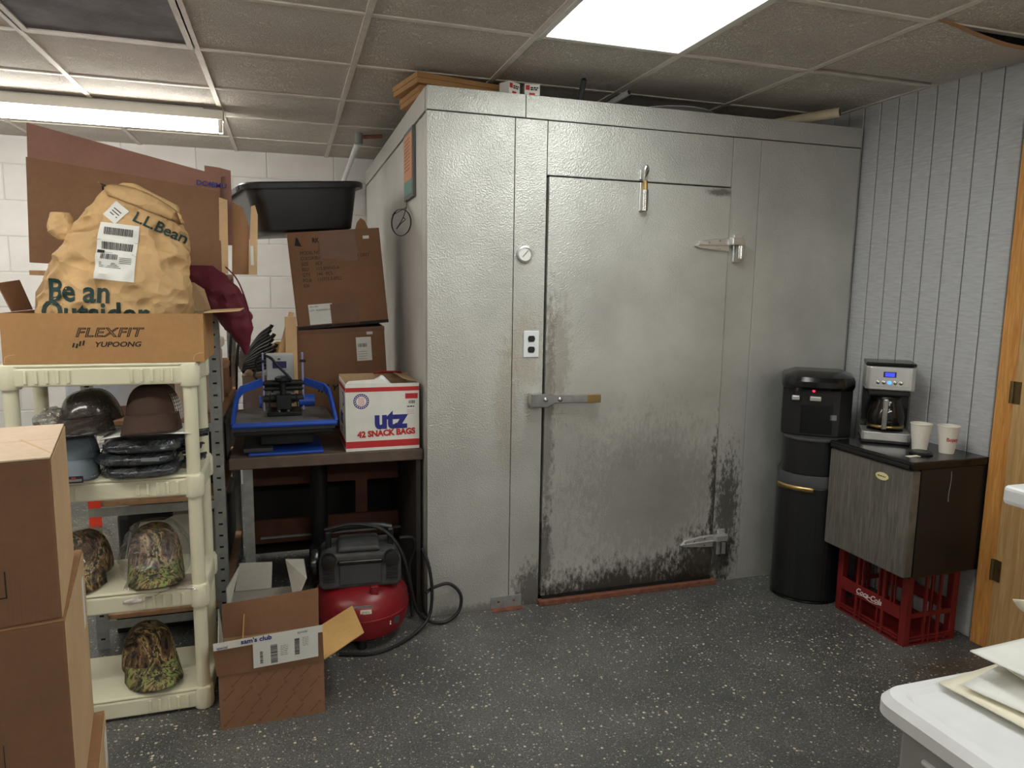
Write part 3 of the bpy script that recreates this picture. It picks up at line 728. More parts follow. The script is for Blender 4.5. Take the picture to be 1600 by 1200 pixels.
projtext('L.L.Bean', .05, 'ink_green', .078, .472, -.42, bold=.001)
def baglabel(name, cx, cz, w, h, rot, extras):
    R = Matrix.Rotation(rot, 4, 'Z')
    def P(u, v, off):
        q = R @ Vector(((u - .5) * w, (v - .5) * h, 0)); return onbag(cx + q.x, cz + q.y, off)
    o = MB().grid(lambda u, v: P(u, v, .003), 14, 20).build(name, 'paper', bag, smooth=True)
    b = MB()
    for (u0, u1, v0, v1) in extras: b.quad([P(u0, v0, .0046), P(u1, v0, .0046), P(u1, v1, .0046), P(u0, v1, .0046)])
    b.build('printed_bars', 'ink', o)
rr = random.Random(4); ex = []
for (u0, u1, v0, v1) in ((.13, .86, .79, .92), (.12, .9, .53, .66), (.12, .55, .36, .45)):
    u = u0
    while u < u1: k = rr.uniform(.008, .024); ex.append((u, min(u1, u + k), v0, v1)); u += k + rr.uniform(.008, .02)
ex += [(.03, .2, .46, .51), (.2, .95, .475, .48), (.0, 1, .685, .69), (.0, 1, .455, .458)] + [(.1 + .0 * k, .5 + .05 * k, .29 - .025 * k, .3 - .025 * k) for k in range(4)] + [(.6, .9, .40 - .03 * k, .408 - .03 * k) for k in range(4)]
baglabel('shipping_label', 0.03, .352, .118, .185, -.10, ex)
baglabel('return_label', 0.025, .482, .05, .06, -.72, [(.2, .8, .3 + .16 * k, .35 + .16 * k) for k in range(3)])

# large flattened cartons standing behind the bag on the steel shelving
fc = thing('large_flat_carton', 'big flattened brown carton leaning upright behind the paper bag', 'box', (-.56, 3.2, 1.5405), 0)
k = 3.2 / 2.95
MB().slab([(-.385, 0, .03), (.30, 0, 0), (.305, .012, .335), (-.375, .012, .425)], .012).build('front_panel', 'card_dark', fc, bev=.001)
MB().slab([(-.375, .024, .40), (.295, .024, .30), (.31, .03, .395), (.325, .03, .395), (-.372, .034, .555)], .008).build('upper_flap', 'card_mauve', fc)
MB().slab([(.245, .046, .12), (.345, .046, .12), (.345, .052, .425), (.30, .052, .435), (.245, .052, .44)], .006).build('rear_panel', 'card_mauve', fc)
MB().slab([(.292, -.004, .005), (.325, -.004, .0), (.332, -.002, .30), (.30, -.002, .31)], .004).build('taped_edge', 'card_light', fc)
text('DC48MU', .028, 'ink_blue', fc, FY(.215, .008, .365) @ Matrix.Rotation(-.09, 4, 'Z'), bold=.0006, width=1.05)
MB().slab([(.335, .06, -.0), (.40, .06, -.0), (.41, .065, .2), (.385, .065, .28), (.345, .065, .30)], .004).build('side_flap', 'card', fc)
MB().slab([(.40, .045, .0), (.435, .05, .0), (.445, .055, .25), (.435, .055, .29), (.42, .055, .285)], .004).build('side_flap', 'card_light', fc)
box('shipping_sticker', 'paper', fc, .412, .424, .042, .0435, .04, .12)
MB().loft([(0, -.02, .02, -.004, .004), (.03, -.024, .022, -.005, .005)], 12, 4).build('carry_hole', 'gasket', fc, m=Matrix.Translation((-.1, -.006, .30)))
# maroon cloth sack hanging beside it
mr = thing('maroon_sack', 'dark maroon nylon drawstring sack draped over the end of the cap carton', 'bag', (-.26, 3.05, 1.22))
MB().loft([(0, .085, .098, -.02, .02), (.08, .04, .12, -.04, .045), (.16, -.03, .12, -.05, .055), (.20, -.10, .10, -.055, .055), (.27, -.13, .06, -.05, .055), (.32, -.13, .02, -.04, .05), (.35, -.12, -.02, -.02, .03)], 40, 36, .014, 9, 2.4, 5, .9).build('sack_body', 'maroon', mr, smooth=True)
MB().tube(smoothpts([(.03, -.045, .345), (.07, -.07, .30), (.10, -.075, .22), (.12, -.06, .12)], 5), .003, 6).build('drawstring', 'maroon', mr)

# ------------------------------------------------------------------ caps
def cap(name, label, loc, rz, crown, brim, back=None, R=.088, H=.125, rx=0, ry=0, btn=None, group='caps on the plastic shelf'):
    t = thing(name, label, 'cap', loc, rz, group, rx, ry)
    def cf(u, v):
        a = 2 * PI * u; ph = v * PI / 2 * .985
        r = math.cos(ph) ** .62; z = math.sin(ph) ** 1.05
        fr = max(0, -math.sin(a))
        x = R * .9 * r * math.cos(a); y = R * 1.08 * r * math.sin(a)
        return (x, y + .012 * fr * z, H * z * (1 + .07 * fr * (1 - v)))
    b = MB().grid(cf, 48, 16, True); b.build('crown', crown, t, smooth=True, solid=.002, ang=80)
    if back:
        def bf(u, v):
            a = PI * (-.14 + 1.28 * u); q = cf(a / (2 * PI), v); s = 1.012
            return (q[0] * s, q[1] * s, q[2] * 1.004)
        MB().grid(bf, 30, 14).build('mesh_back', back, t, smooth=True, ang=80)
    b = MB()
    for k in range(6):
        a = -PI / 2 + k * PI / 3
        b.tube([Vector(cf(a / (2 * PI) % 1, v / 14)) * 1.008 for v in range(15)], .0011, 4)
    b.build('seams', brim, t)
    def br(u, v):
        a = -PI / 2 + (u - .5) * math.radians(150); d = .088 * math.cos((u - .5) * math.radians(150)) ** .55 if abs(u - .5) < .4999 else 0
        x = R * .9 * math.cos(a) * (1 + .05 * v); y = R * 1.08 * math.sin(a) - d * v
        return (x, y, .034 - 2.6 * x * x * (.3 + .7 * v) - .046 * v)
    MB().grid(br, 32, 8).build('brim', brim, t, smooth=True, solid=.004, ang=80)
    MB().lathe([(.007, 0), (.006, .003), (0, .0045)], 12, Matrix.Translation((0, .002, H - .001))).build('button', btn or crown, t, smooth=True)
    return t
def wrap(t, mat='film', R=.115, H=.15, y0=-.165, y1=.125, seed=0):
    return MB().loft([(-.004, -R, R, y0, y1), (H * .25, -R * 1.06, R * 1.06, y0 * 1.0, y1), (H * .6, -R * .95, R * .95, y0 * .75, y1 * .95), (H * .9, -R * .62, R * .62, y0 * .45, y1 * .6), (H, -R * .3, R * .3, -.03, .03)], 40, 26, .012, 16, 2.4, seed, 1.0).build('plastic_sleeve', mat, t, smooth=True, ang=50)
Z1, Z2, Z3 = .0835, .4635, .8575
cap('baseball_cap', 'bare green camouflage cap on the bottom tier of the plastic shelf', (-.52, 2.72, Z1 + .036), math.radians(24), 'camo_brown', 'camo_green', R=.098, H=.15, btn='camo_brown')
t = cap('baseball_cap', 'camouflage cap in clear plastic, beside the post on the third tier down', (-.478, 2.70, Z2 + .036), math.radians(10), 'camo_brown', 'camo_green', R=.098, H=.148); wrap(t, R=.108, H=.165, seed=4)
t = cap('baseball_cap', 'dark camouflage cap in clear plastic, next to the stacked cartons', (-.706, 2.705, Z2 + .036), math.radians(-14), 'camo_brown', 'camo_brown', R=.096, H=.14); wrap(t, R=.1, H=.155, seed=9)
ls = tag(MB().grid(lambda u, v: (-.56 + .235 * u, 2.553 + .10 * v - .006 * math.sin(9 * u) * (1 - v), Z2 + .004 - .05 * max(0, 1 - v * 3) * (.6 + .4 * math.sin(5 * u + 1)) + .005 * abs(noise.noise((u * 9, v * 6, 0))) + .003), 30, 16).build('loose_plastic_sleeve', 'film_pink', smooth=True, solid=.0006), 'loose clear plastic sleeve hanging over the front edge under the camouflage cap', 'plastic')
g = cap('baseball_cap', 'light blue-grey cap with a small dark brim tag on the plastic shelf', (-.715, 2.665, Z3 + .034), math.radians(4), 'grey_cloth', 'grey_cloth', R=.1, H=.125)
box('brim_sticker', 'ink', g, .02, .07, -.196, -.1945, -.019, .003); 
box('sticker_print', 'ink_grey', g, .024, .066, -.1968, -.1962, -.014, -.006); box('sticker_logo', 'ink_red', g, .038, .05, -.1968, -.1962, -.004, .0)
for k in range(3):
    t = thing('polybagged_shirt', ['folded charcoal shirt in shiny polybag, bottom of the stack of three', 'folded charcoal shirt in shiny polybag, middle of the stack of three', 'folded charcoal shirt in shiny polybag, top of the stack of three'][k], 'shirt', (-.475 + (.0, -.012, .012)[k], 2.665, Z3 + .0005 + k * .043), math.radians((2, -3, 3)[k]), 'polybagged shirts')
    MB().loft([(0, -.125, .1, -.125, .12), (.008, -.14, .108, -.135, .13), (.024, -.142, .11, -.135, .13), (.036, -.125, .1, -.12, .12), (.042, -.09, .08, -.09, .09)], 60, 14, .009, 14, 3.2, k * 5, .8).build('folded_shirt', 'shirt_bag', t, smooth=True, ang=60)
    MB().grid(lambda u, v: (-.135 - .035 * v, -.115 + .22 * u, .02 - .012 * v + .006 * math.sin(u * 14 + k)), 12, 4).build('bag_end', 'film', t, smooth=True, solid=.0006)
    MB().grid(lambda u, v: (.104 + .075 * v, -.025 + .12 * u, .02 + .01 * v + .008 * math.sin(u * 11 + k)), 12, 4).build('bag_end', 'shirt_bag', t, smooth=True, solid=.0008)
    if k == 1: box('size_sticker', 'ink_grey', t, .02, .075, -.142, -.141, .018, .03)
tag(MB().grid(lambda u, v: (-.595 + .27 * u, 2.56 + .19 * v, Z3 + .134 + .006 * math.sin(4 * u) + .012 * u), 10, 8).build('white_tissue', 'paper', smooth=True, solid=.002), 'white paper sheet between the shirt stack and the brown cap', 'paper')
cap('baseball_cap', 'brown trucker cap with white mesh back on top of the polybagged shirts', (-.452, 2.685, Z3 + .172), math.radians(-6), 'brown_cloth', 'brown_cloth', 'white_mesh', R=.098, H=.125, ry=math.radians(-4))
t = cap('baseball_cap', 'dark brown cap wrapped in shiny clear plastic lying on the grey cap', (-.645, 2.69, Z3 + .166), math.radians(-20), 'hat_bag', 'hat_bag', R=.098, H=.115, ry=math.radians(-10))
MB().loft([(0, -.05, .03, -.05, .05), (.03, -.06, .04, -.055, .055), (.07, -.05, .03, -.04, .04), (.09, -.02, .01, -.02, .02)], 26, 14, .02, 24, 2.2, 2, 1).build('bunched_plastic', film('bunched_film', (.8, .78, .76, 1), .45, .2), t, smooth=True, m=Matrix.Translation((-.085, -.06, -.01)))

# ------------------------------------------------------------------ stacked cartons in the left foreground
def carton(name, label, loc, rz, wx, wy, h, mat='card', top=None, side=None, group=None):
    t = thing(name, label, 'box', loc, rz, group)
    box('carton_body', mat, t, -wx, 0, 0, wy, 0, h - .004, bev=.003)
    if side: box('side_face', side, t, .0002, .002, .002, wy - .002, .002, h - .006)  # lighter side face paints in the light from the right
    mx = -wx / 2
    for (a, b_) in ((0, wy / 2 - .001), (wy / 2 + .001, wy)): box('top_flap', top or mat, t, -wx, 0, a, b_, h - .0038, h, bev=.001)
    return t
ca = carton('shipping_carton', 'large brown shipping carton, topmost of the stack beside the plastic shelf', (-.435, 1.5, .853), math.radians(11.2), .46, .362, .32, 'card_dark', 'card_pale', 'card_light')
MB().slab([(-.0, .03, .3202), (-.07, .20, .3202), (-.064, .20, .3206), (.002, .034, .3206)], .0006).build('torn_tape', 'card_light', ca)
MB().box(-.085, -.083, -.002, -.001, .06, .11).box(-.2, -.083, -.002, -.001, .058, .06).build('printed_corner', 'ink', ca)
cb = carton('shipping_carton', 'large brown shipping carton, middle one of the stack beside the plastic shelf', (-.43, 1.494, .422), math.radians(9.5), .46, .41, .4305, 'card_dark', 'card', 'card_light')
MB().box(-.112, -.111, -.002, -.001, .15, .2).build('printed_corner', 'ink', cb)
box('white_tab', 'paper', cb, .0021, .003, .33, .36, .26, .38)
cd = carton('shipping_carton', 'large brown shipping carton, bottom one of the stack beside the plastic shelf', (-.405, 1.49, 0), math.radians(9.5), .48, .42, .4215, 'card_dark', 'card', 'card_light')
MB().box(.0022, .003, .34, .40, .30, .39).build('shipping_sticker', 'paper', cd)

# ================================================================== CENTRE: WORK TABLE
tb = thing('work_table', 'dark stained wooden work table between the steel shelving and the cooler', 'table', (.15, 3.11, 0))
MB().box(-.405, .412, 0, 1.15, .725, .775).build('table_top', 'table', tb, bev=.004)
for (x, y) in ((-.355, .03), (.36, 1.09), (-.36, 1.09)):
    MB().box(x, x + .04, y, y + .004, 0, .7245).box(x, x + .004, y + .0041, y + .04, 0, .7245).build('leg', 'steel', tb)
box('side_panel', plain('dark_side_panel', S(60, 52, 48), .7), tb, .385, .405, .02, 1.1, 0, .7245)
MB().tube([(-.03 + .0, .40, 0), (-.03, .40, .7245)], .04, 20).build('centre_post', 'black_metal', tb, smooth=True)
for z in (.50, .20): box('stretcher', 'dark_wood', tb, -.35, .38, .55, .572, z, z + .12)
box('shade_panel', plain('dark_shade_panel', S(40, 36, 36), .8), tb, -.36, .384, .9, .912, .02, .7245)  # sheet added so the space under the table reads as black shade
box('upright_board', 'dark_wood', tb, .16, .22, .574, .594, 0.0, .7245)
box('lower_rail', 'steel', tb, -.314, .384, .5, .512, .24, .25)

# heat press
hp = thing('heat_press', 'flat heat press with blue handle frame and grey control box on the work table', 'heat press', (-.03, 3.16, .7755), math.radians(1.5))
MB().box(-.15, .16, -.03, .30, 0, .012).build('base_plate', 'blue', hp, bev=.004)
MB().box(-.17, -.05, -.01, .26, .0125, .03).build('rubber_pad', 'dark_grey', hp, bev=.004)
MB().box(-.10, .12, .04, .30, .0305, .085).build('pedestal', 'black_metal', hp, bev=.006)
MB().box(-.205, .205, -.02, .36, .0855, .105).build('lower_platen', 'rubber', hp, bev=.006)
MB().prism([(-.215, -.03), (.21, -.03), (.195, .36), (-.2, .36)], .106, .142).build('heat_platen', 'platen', hp, bev=.006)
box('platen_edge', 'dark_grey', hp, -.214, .209, -.034, -.0302, .108, .138, bev=.001)
box('heat_block', 'black_metal', hp, -.07, .08, .12, .28, .1425, .16, bev=.004)
MB().tube([(-.207, -.075, .142), (.213, -.075, .142)], .0125, 16).build('handle_bar', 'blue', hp, smooth=True)
for sx, xs in ((-1, -.205), (1, .211)):
    P = [(xs, -.075), (xs - sx * .004, .02), (xs - sx * .03, .15), (xs - sx * .05, .2)]
    pts = [Vector((xs, -.075, .142)), Vector((xs - sx * .008, .0, .20)), Vector((xs - sx * .018, .06, .252)), Vector((xs - sx * .034, .10, .27)), Vector((xs - sx * .115, .17, .292))]
    b = MB(); prev = None
    for p, q in zip(pts, pts[1:]):
        d = (q - p).normalized(); up = Vector((0, 0, 1)); n_ = up - d * up.dot(d); n_.normalize(); r_ = d.cross(n_)
        b.box(-.004 * 1.5, .004 * 1.5, -.003, (q - p).length + .003, -.017, .017, Matrix(((r_.x, d.x, n_.x, p.x), (r_.y, d.y, n_.y, p.y), (r_.z, d.z, n_.z, p.z), (0, 0, 0, 1))))
    b.build('handle_arm', 'blue', hp, bev=.002)
    MB().box(-.004, .004, .17, .21, .16, .42).build('upright_plate', plain('worn_blue_plate', S(140, 150, 196), .45), hp, bev=.002, m=Matrix.Translation((sx * .085 + .003, 0, 0)))
    MB().tube([(sx * .085 + .003 - .02, .19, .20), (sx * .085 + .003 + .03 * sx + .02, .19, .20)], .028, 18).build('pivot_hub', 'blue', hp, smooth=True)
    MB().tube([(sx * .085 + .003 - .014, .168, .385), (sx * .085 + .003 + .014, .168, .385)], .006, 10).build('bolt', 'black_metal', hp)
    MB().tube(smoothpts([(sx * .055, .12, .245), (sx * .06, .115, .165), (sx * .045, .11, .16), (sx * .012, .11, .162)], 4), .003, 6).build('torsion_rod', 'black_metal', hp)
for (z, r_) in ((.215, .018), (.26, .011), (.285, .014)): MB().tube([(-.085, .18, z), (.09, .18, z)], r_, 14).build('cross_shaft', 'black_metal', hp, smooth=True)
MB().box(-.03, .035, .13, .2, .17, .235).build('pressure_block', 'black_metal', hp, bev=.004)
MB().tube([(.0, .165, .2355), (.0, .165, .30)], .014, 14).build('pressure_screw', 'black_metal', hp, smooth=True)
MB().lathe([(.03, .295), (.034, .30), (.034, .312), (.02, .318), (0, .318)], 20, Matrix.Translation((0, .165, 0))).build('pressure_knob', 'black_plastic', hp, smooth=True)
for x in (-.02, .02): MB().tube([(x, .13, .15), (x, .13, .17)], .008, 8).build('spring_nut', 'chrome', hp)
cbx = MB().box(-.068, .052, .24, .36, .18, .405).build('control_box', plain('light_grey_enamel', S(186, 188, 188), .5, var=.05), hp, bev=.003)
box('display', 'lcd_dark', cbx, -.04, .02, .2375, .2395, .345, .377); lines(cbx, FY(-.018, .2393, .384), [(0, 0, .014)], 'ink', th=.006); lines(cbx, FY(-.005, .2393, .335), [(0, 0, .03)], 'ink_grey', th=.003)
for x in (-.05, -.005): box('switch', 'black_plastic', cbx, x, x + .009, .236, .2395, .235, .25)
MB().tube(smoothpts([(-.10, .2, .34), (-.112, .2, .38), (-.09, .19, .41), (-.05, .18, .40), (-.02, .17, .365), (.03, .16, .31), (.035, .16, .29)], 7), .006, 8).build('power_cable', 'rubber', hp, smooth=True)
MB().tube(smoothpts([(-.10, .2, .36), (-.12, .19, .32), (-.09, .18, .29)], 6), .005, 8).build('sensor_cable', 'rubber', hp)

# snack carton
uz = thing('snack_carton', 'open white snack carton with red bands and blue lettering on the work table', 'box', (.225, 3.125, .7755), math.radians(1.2))
UW, UD, UH = .325, .30, .298
box('front_wall', 'card_white', uz, 0, UW, 0, .004, 0, UH); box('back_wall', 'card_in', uz, 0, UW, UD - .004, UD, 0, UH + .012)
box('side_wall', 'card_white', uz, 0, .004, .0041, UD - .0041, 0, UH); box('side_wall', 'card_white', uz, UW - .004, UW, .0041, UD - .0041, 0, UH)
box('base', 'card_in', uz, .0042, UW - .0042, .0042, UD - .0042, 0, .004)
for z0, z1 in ((.014, .044), (.264, .283)):
    box('red_band', 'ink_red', uz, 0.0005, UW - .0005, -.0006, -.0001, z0, z1); box('red_band', 'ink_red', uz, -.0006, -.0001, 0.0005, UD - .0005, z0, z1)
b = MB()
for (a, c_) in ((-.001, -.0006),): b.lathe([(.034, 0), (.034, .0006), (.0, .0006)], 40, FY(.068, -.0002, .222))
o = b.build('round_seal', 'ink_blue', uz); MB().lathe([(.0225, .0007), (.0225, .0011), (0, .0011)], 36, FY(.068, -.0002, .222)).build('seal_centre', 'ink_white', o)
lines(o, FY(.055, -.0014, .205), [(0, .006 * k, .026) for k in range(6)], 'ink_red', th=.002)
for k in range(20):
    a = 2 * PI * k / 20; MB().box(-.002, .002, .025, .031, .0007, .001, FY(.068, -.0002, .222) @ Matrix.Rotation(a, 4, 'Z')).build('seal_letter', 'ink_white', o)
o2 = MB().lathe([(.034, 0), (.034, .0006), (0, .0006)], 36, FX(-.0002, .10, .222)).build('round_seal', 'ink_blue', uz); MB().lathe([(.0225, .0007), (.0225, .0011), (0, .0011)], 30, FX(-.0002, .10, .222)).build('seal_centre', 'ink_white', o2)
text('utz', .115, 'ink_blue', uz, FY(.195, -.0006, .135), align='CENTER', bold=.0058, width=.98)
text('42 SNACK BAGS', .036, 'ink_red', uz, FY(.178, -.0006, .076) @ Matrix.Rotation(.03, 4, 'Z'), align='CENTER', bold=.002, width=.98)
text('utz', .10, 'ink_blue', uz, FX(-.0006, .17, .135), align='CENTER', bold=.003, width=.85); text('42', .036, 'ink_red', uz, FX(-.0006, .17, .076), align='CENTER', bold=.0012)
box('red_sticker', 'ink_red', uz, .262, .318, -.0009, -.0003, .228, .252)
sk = box('product_sticker', 'paper', uz, .268, .316, -.0009, -.0003, .152, .226); bars(sk, FY(.277, -.001, .206), .03, .014, seed=3); lines(sk, FY(.27, -.001, .16), [(0, .008 * k, .03) for k in range(3)], 'ink_red'); lines(sk, FY(.27, -.001, .19), [(0, 0, .032)], 'ink', th=.005)
MB().slab([(.004, .01, UH), (.18, .01, UH - .002), (.17, .06, UH + .012), (.02, .05, UH + .006)], .003).build('torn_flap', 'card_white', uz)
MB().slab([(UW - .004, .02, UH), (UW - .004, .28, UH), (UW - .08, .28, UH + .02), (UW - .06, .06, UH + .012)], .003).build('torn_flap', 'card_in', uz)
MB().slab([(.16, UD - .004, UH + .012), (.30, UD - .004, UH + .012), (.28, UD - .08, UH + .03), (.19, UD - .06, UH + .03)], .003).build('torn_flap', 'ink_red', uz)
MB().loft([(.2, .09, .2, .03, .26), (.27, .10, .24, .04, .25), (.3, .14, .2, .06, .12), (.325, .165, .175, .08, .09)], 24, 16, .018, 14, 2.4, 4).build('plastic_wrapping', 'white_plastic', uz, smooth=True)

# two tall cartons behind, leaning a little, and the black tub on top
for k in range(2):
    t = thing('cap_shipping_carton', ['tall brown carton standing on the work table under the printed carton', 'tall brown carton with printed order details under the black tub'][k], 'box',
              ((.045, 3.68, .7755), (.043, 3.68, 1.2775))[k], math.radians(-2.5), ry=math.radians((-3.0, -5.2)[k]))
    H_ = (.50, .475)[k]; W2 = .445
    box('carton_body', 'card_dark', t, 0, W2, 0, .42, 0, H_, bev=.004)
    box('side_face', 'card_light', t, -.002, -.0003, .004, .416, .004, H_ - .004)
    if k == 0:
        text('YUPOONG', .036, 'ink', t, FY(.16, -.0006, .20), shear=.25, width=1.5, bold=.001)
        b = MB()
        for q, (z0, z1) in enumerate(((.185, .205), (.18, .20), (.19, .215), (.195, .22))): x = .095 + q * .014; b.slab([(x, -.0006, z0), (x + .008, -.0006, z0), (x + .015, -.0006, z1), (x + .007, -.0006, z1)], .0004)
        b.build('maker_mark', 'ink', t)
        s2 = box('shipping_sticker', 'paper', t, .30, .375, -.0012, -.0004, .33, .45); bars(s2, FY(.308, -.0013, .40), .045, .018, seed=8); lines(s2, FY(.306, -.0013, .34), [(0, .012 * q, .045) for q in range(4)])
        box('small_sticker', 'paper', t, .355, .385, -.0012, -.0004, .462, .476); box('tape_strip', 'tape', t, -.001, W2 + .001, -.0014, -.0004, .478, .5)
    else:
        for q, (a, c_) in enumerate((('MODEL', 'NO.'), ('COLOR', 'BLACK WHITE HEATHER GREY'), ('SIZE', 'ADJ'), ('SKU', '112-BWHG-A'), ('QTY', '144   PCS'), ('PO.#', '111713-3-0922'), ('036', ''))):
            text(a, .0235, 'ink', t, FY(.05, -.0006, .372 - q * .0265), width=.82)
            if c_: text(c_, .0235, 'ink', t, FY(.118, -.0006, .372 - q * .0265), width=.82)
        text('RICHARDSON', .03, 'ink', t, FY(.115, -.0006, .43), bold=.0014, width=.8)
        box('tape_strip', 'tape', t, .145, .32, -.0014, -.0009, .34, .4745); box('tape_strip', 'tape', t, .24, .325, -.0022, -.0015, .32, .40); box('tape_strip', 'tape', t, .165, .30, -.0014, -.0009, 0.0, .115)
        s2 = box('lot_label', 'paper', t, .06, .175, -.0008, -.0004, .02, .12); text('SKU NO.', .011, 'ink', s2, FY(.066, -.001, .108)); text('LOT:  IN2225034H-A/10', .011, 'ink', s2, FY(.066, -.001, .09))
        box('small_sticker', 'paper', t, .36, .39, -.0012, -.0004, .425, .44); box('tape_strip', 'ink', t, -.001, W2 + .001, -.0014, -.0004, .0, .016)
        MB().slab([(.03, -.0008, .41), (.062, -.0008, .405), (.048, -.0008, .445), (.04, -.0008, .45)], .0005).build('handling_mark', 'ink', t)
        MB().slab([(.33, .10, H_), (.40, .10, H_), (.385, .10, H_ + .045), (.365, .10, H_ + .06), (.345, .10, H_ + .04)], .003).build('raised_flap', 'card', t)
tu = thing('black_tub', 'large black plastic mixing tub resting on the printed tall carton', 'tub', (.115, 3.70, 1.7645), math.radians(12), ry=math.radians(-5.2))
def rr_(hx, hy, r, z, n=6):
    pts = []
    for (cx, cy, a0) in ((hx - r, hy - r, 0), (-hx + r, hy - r, PI / 2), (-hx + r, -hy + r, PI), (hx - r, -hy + r, 1.5 * PI)):
        for k in range(n + 1): a = a0 + PI / 2 * k / n; pts.append((cx + r * math.cos(a), cy + r * math.sin(a), z))
    return pts
def ring_loft(name, mat, parent, rings, m=None, cap0=True, cap1=False, **k):
    b = MB(); V = [[b.bm.verts.new(p) for p in r] for r in rings]; n = len(V[0])
    for a, c_ in zip(V, V[1:]):
        for i in range(n): b.bm.faces.new((a[i], a[(i + 1) % n], c_[(i + 1) % n], c_[i]))
    if cap0: b.bm.faces.new(V[0][::-1])
    if cap1: b.bm.faces.new(V[-1])
    return b.build(name, mat, parent, smooth=True, m=m, **k)
TO = Matrix.Translation((0, .36, 0))
ring_loft('tub_shell', 'black_plastic', tu, [rr_(.215, .30, .06, 0), rr_(.235, .32, .07, .012), rr_(.275, .355, .08, .22), rr_(.275, .355, .08, .225), rr_(.268, .348, .078, .22), rr_(.228, .312, .066, .02), rr_(.2, .29, .06, .016)], TO, cap1=True)
ring_loft('tub_rim', 'black_plastic', tu, [rr_(.278, .358, .08, .212), rr_(.302, .382, .09, .205), rr_(.304, .384, .09, .228), rr_(.296, .376, .088, .236), rr_(.27, .35, .078, .236), rr_(.27, .35, .078, .212)], TO, cap0=False)
for y in (.06, .10): box('grip_slot', 'gasket', tu, -.3055, -.3042, y, y + .025, .207, .226)
# bits behind the press
t = thing('white_carton', 'plain white carton at the back of the work table behind the heat press', 'box', (-.13, 4.10, .7755))
box('carton_body', plain('dull_white_card', S(206, 194, 190), .7), t, -.115, .14, -.12, .14, 0, .235, bev=.003); box('lid', 'card_pale', t, -.117, .142, -.122, .142, .2352, .245, bev=.002)
hg = MB(); 
for k in range(12):
    t = thing('clothes_hanger', 'black plastic clothes hanger in the bundle lying on the white carton', 'hanger', (-.245 + .002 * k, 4.0 + .018 * k, 1.021), 0, 'bundle of black hangers')
    L = .17 - .006 * k + .014 * (k % 3); z0 = .012 + .0125 * k; sl = .12 + .035 * k
    MB().tube(smoothpts([(0, 0, .011 + z0 * .6), (L * .5, .0, z0 + L * sl * .7), (L * .92, .0, z0 + L * sl * 1.35), (L, 0, z0 + L * (sl * 1.5 + .05))], 5), .0105, 8).build('shoulder_bar', 'black_plastic', t, smooth=True)
    MB().tube(smoothpts([(0, 0, .011 + z0 * .6), (-.012, 0, z0 + .03), (-.02, 0, z0 + .06)], 4), .004, 6).build('hook', 'steel', t)
for k, (x, z) in enumerate(((-.23, 1.235), (-.26, 1.30))):
    t = thing('clothes_hanger', ['upright black clothes hanger above the bundle beside the maroon sack', 'upright black clothes hanger between the steel posts'][k], 'hanger', (x, 3.85, z - .27), 0)
    MB().tube(smoothpts([(-.03, 0, .12), (-.02, 0, .22), (.0, 0, .27), (.035, 0, .31), (.045, 0, .33)], 5), .008, 8).build('shoulder_bar', 'black_plastic', t, smooth=True)
    MB().tube([(-.03, 0, .12), (-.035, 0, .0)], .006, 6).build('stem', 'black_plastic', t)
tag(MB().loft([(0, -.11, .1, -.08, .08), (.06, -.12, .11, -.08, .08), (.12, -.09, .09, -.06, .06), (.16, -.04, .06, -.03, .03)], 36, 22, .03, 11, 2.2, 21).build('yellow_foam_scrap', 'yellow_foam', smooth=True), 'lumpy yellow foam piece heaped behind the black hangers', 'foam').location = (-.03, 4.20, 1.021)
for k, (x, y) in enumerate(((-.21, 3.99), (-.12, 3.985))):
    tag(MB().loft([(0, -.02, .02, -.015, .015), (.015, -.022, .022, -.016, .016), (.028, -.01, .01, -.008, .008)], 16, 8, .003, 40, 2.2, k).build('cloth_scrap', ['card_pale', 'paper'][k], smooth=True), ['small beige scrap on the edge of the white carton', 'small white scrap on the edge of the white carton'][k], 'scrap').location = (x, y, 1.021)
tag(MB().box(0, .055, 0, .02, 0, .57).build('pine_board', 'pine', bev=.002), 'pale pine board standing upright beside the tall cartons', 'board').location = (-.02, 3.635, .7755)
st = tag(MB().box(-.013, .013, -.01, .01, 0, .36).build('pine_stick', 'pine', bev=.002), 'pale pine stick leaning on the tall cartons behind the control box', 'stick'); st.location = (-.085, 3.675, 1.021); st.rotation_euler = (0, math.radians(16), 0)

# ------------------------------------------------------------------ compressor on the floor
cp = thing('air_compressor', 'small air compressor with red pancake tank and dusty black motor cover', 'compressor', (.265, 2.985, 0), math.radians(-4))
MB().lathe([(0, .018), (.13, .022), (.185, .055), (.203, .10), (.206, .145), (.2, .19), (.17, .232), (.11, .256), (0, .26)], 48).build('tank', 'red_tank', cp, smooth=True)
MB().lathe([(.2055, .135), (.2085, .137), (.2085, .143), (.2055, .145)], 48).build('tank_weld', 'red_tank', cp, smooth=True)
for a in (30, 150, 270):
    c_, s_ = math.cos(math.radians(a)), math.sin(math.radians(a)); MB().lathe([(.02, 0), (.018, .07)], 14, Matrix.Translation((c_ * .14, s_ * .14, 0))).build('rubber_foot', 'rubber', cp, smooth=True)
def bodyp(h0, h1, w, d): return
sh_ = MB().prism([(-.155, .25), (.155, .25), (.168, .27), (.168, .37), (.135, .40), (-.135, .40), (-.168, .37), (-.168, .27)], -.11, .11, frame((.0, 0, 0), (1, 0, 0), (0, 0, 1)) ).build('motor_cover', 'dusty', cp, bev=.012, bseg=3)
MB().prism([(-.095, .402), (.085, .402), (.075, .425), (-.085, .425)], -.07, .10, FY(0, 0, 0)).build('top_cover', 'dusty', cp, bev=.01, bseg=3)
box('front_plate', 'dark_grey', cp, -.085, .085, -.116, -.1105, .27, .355, bev=.003)
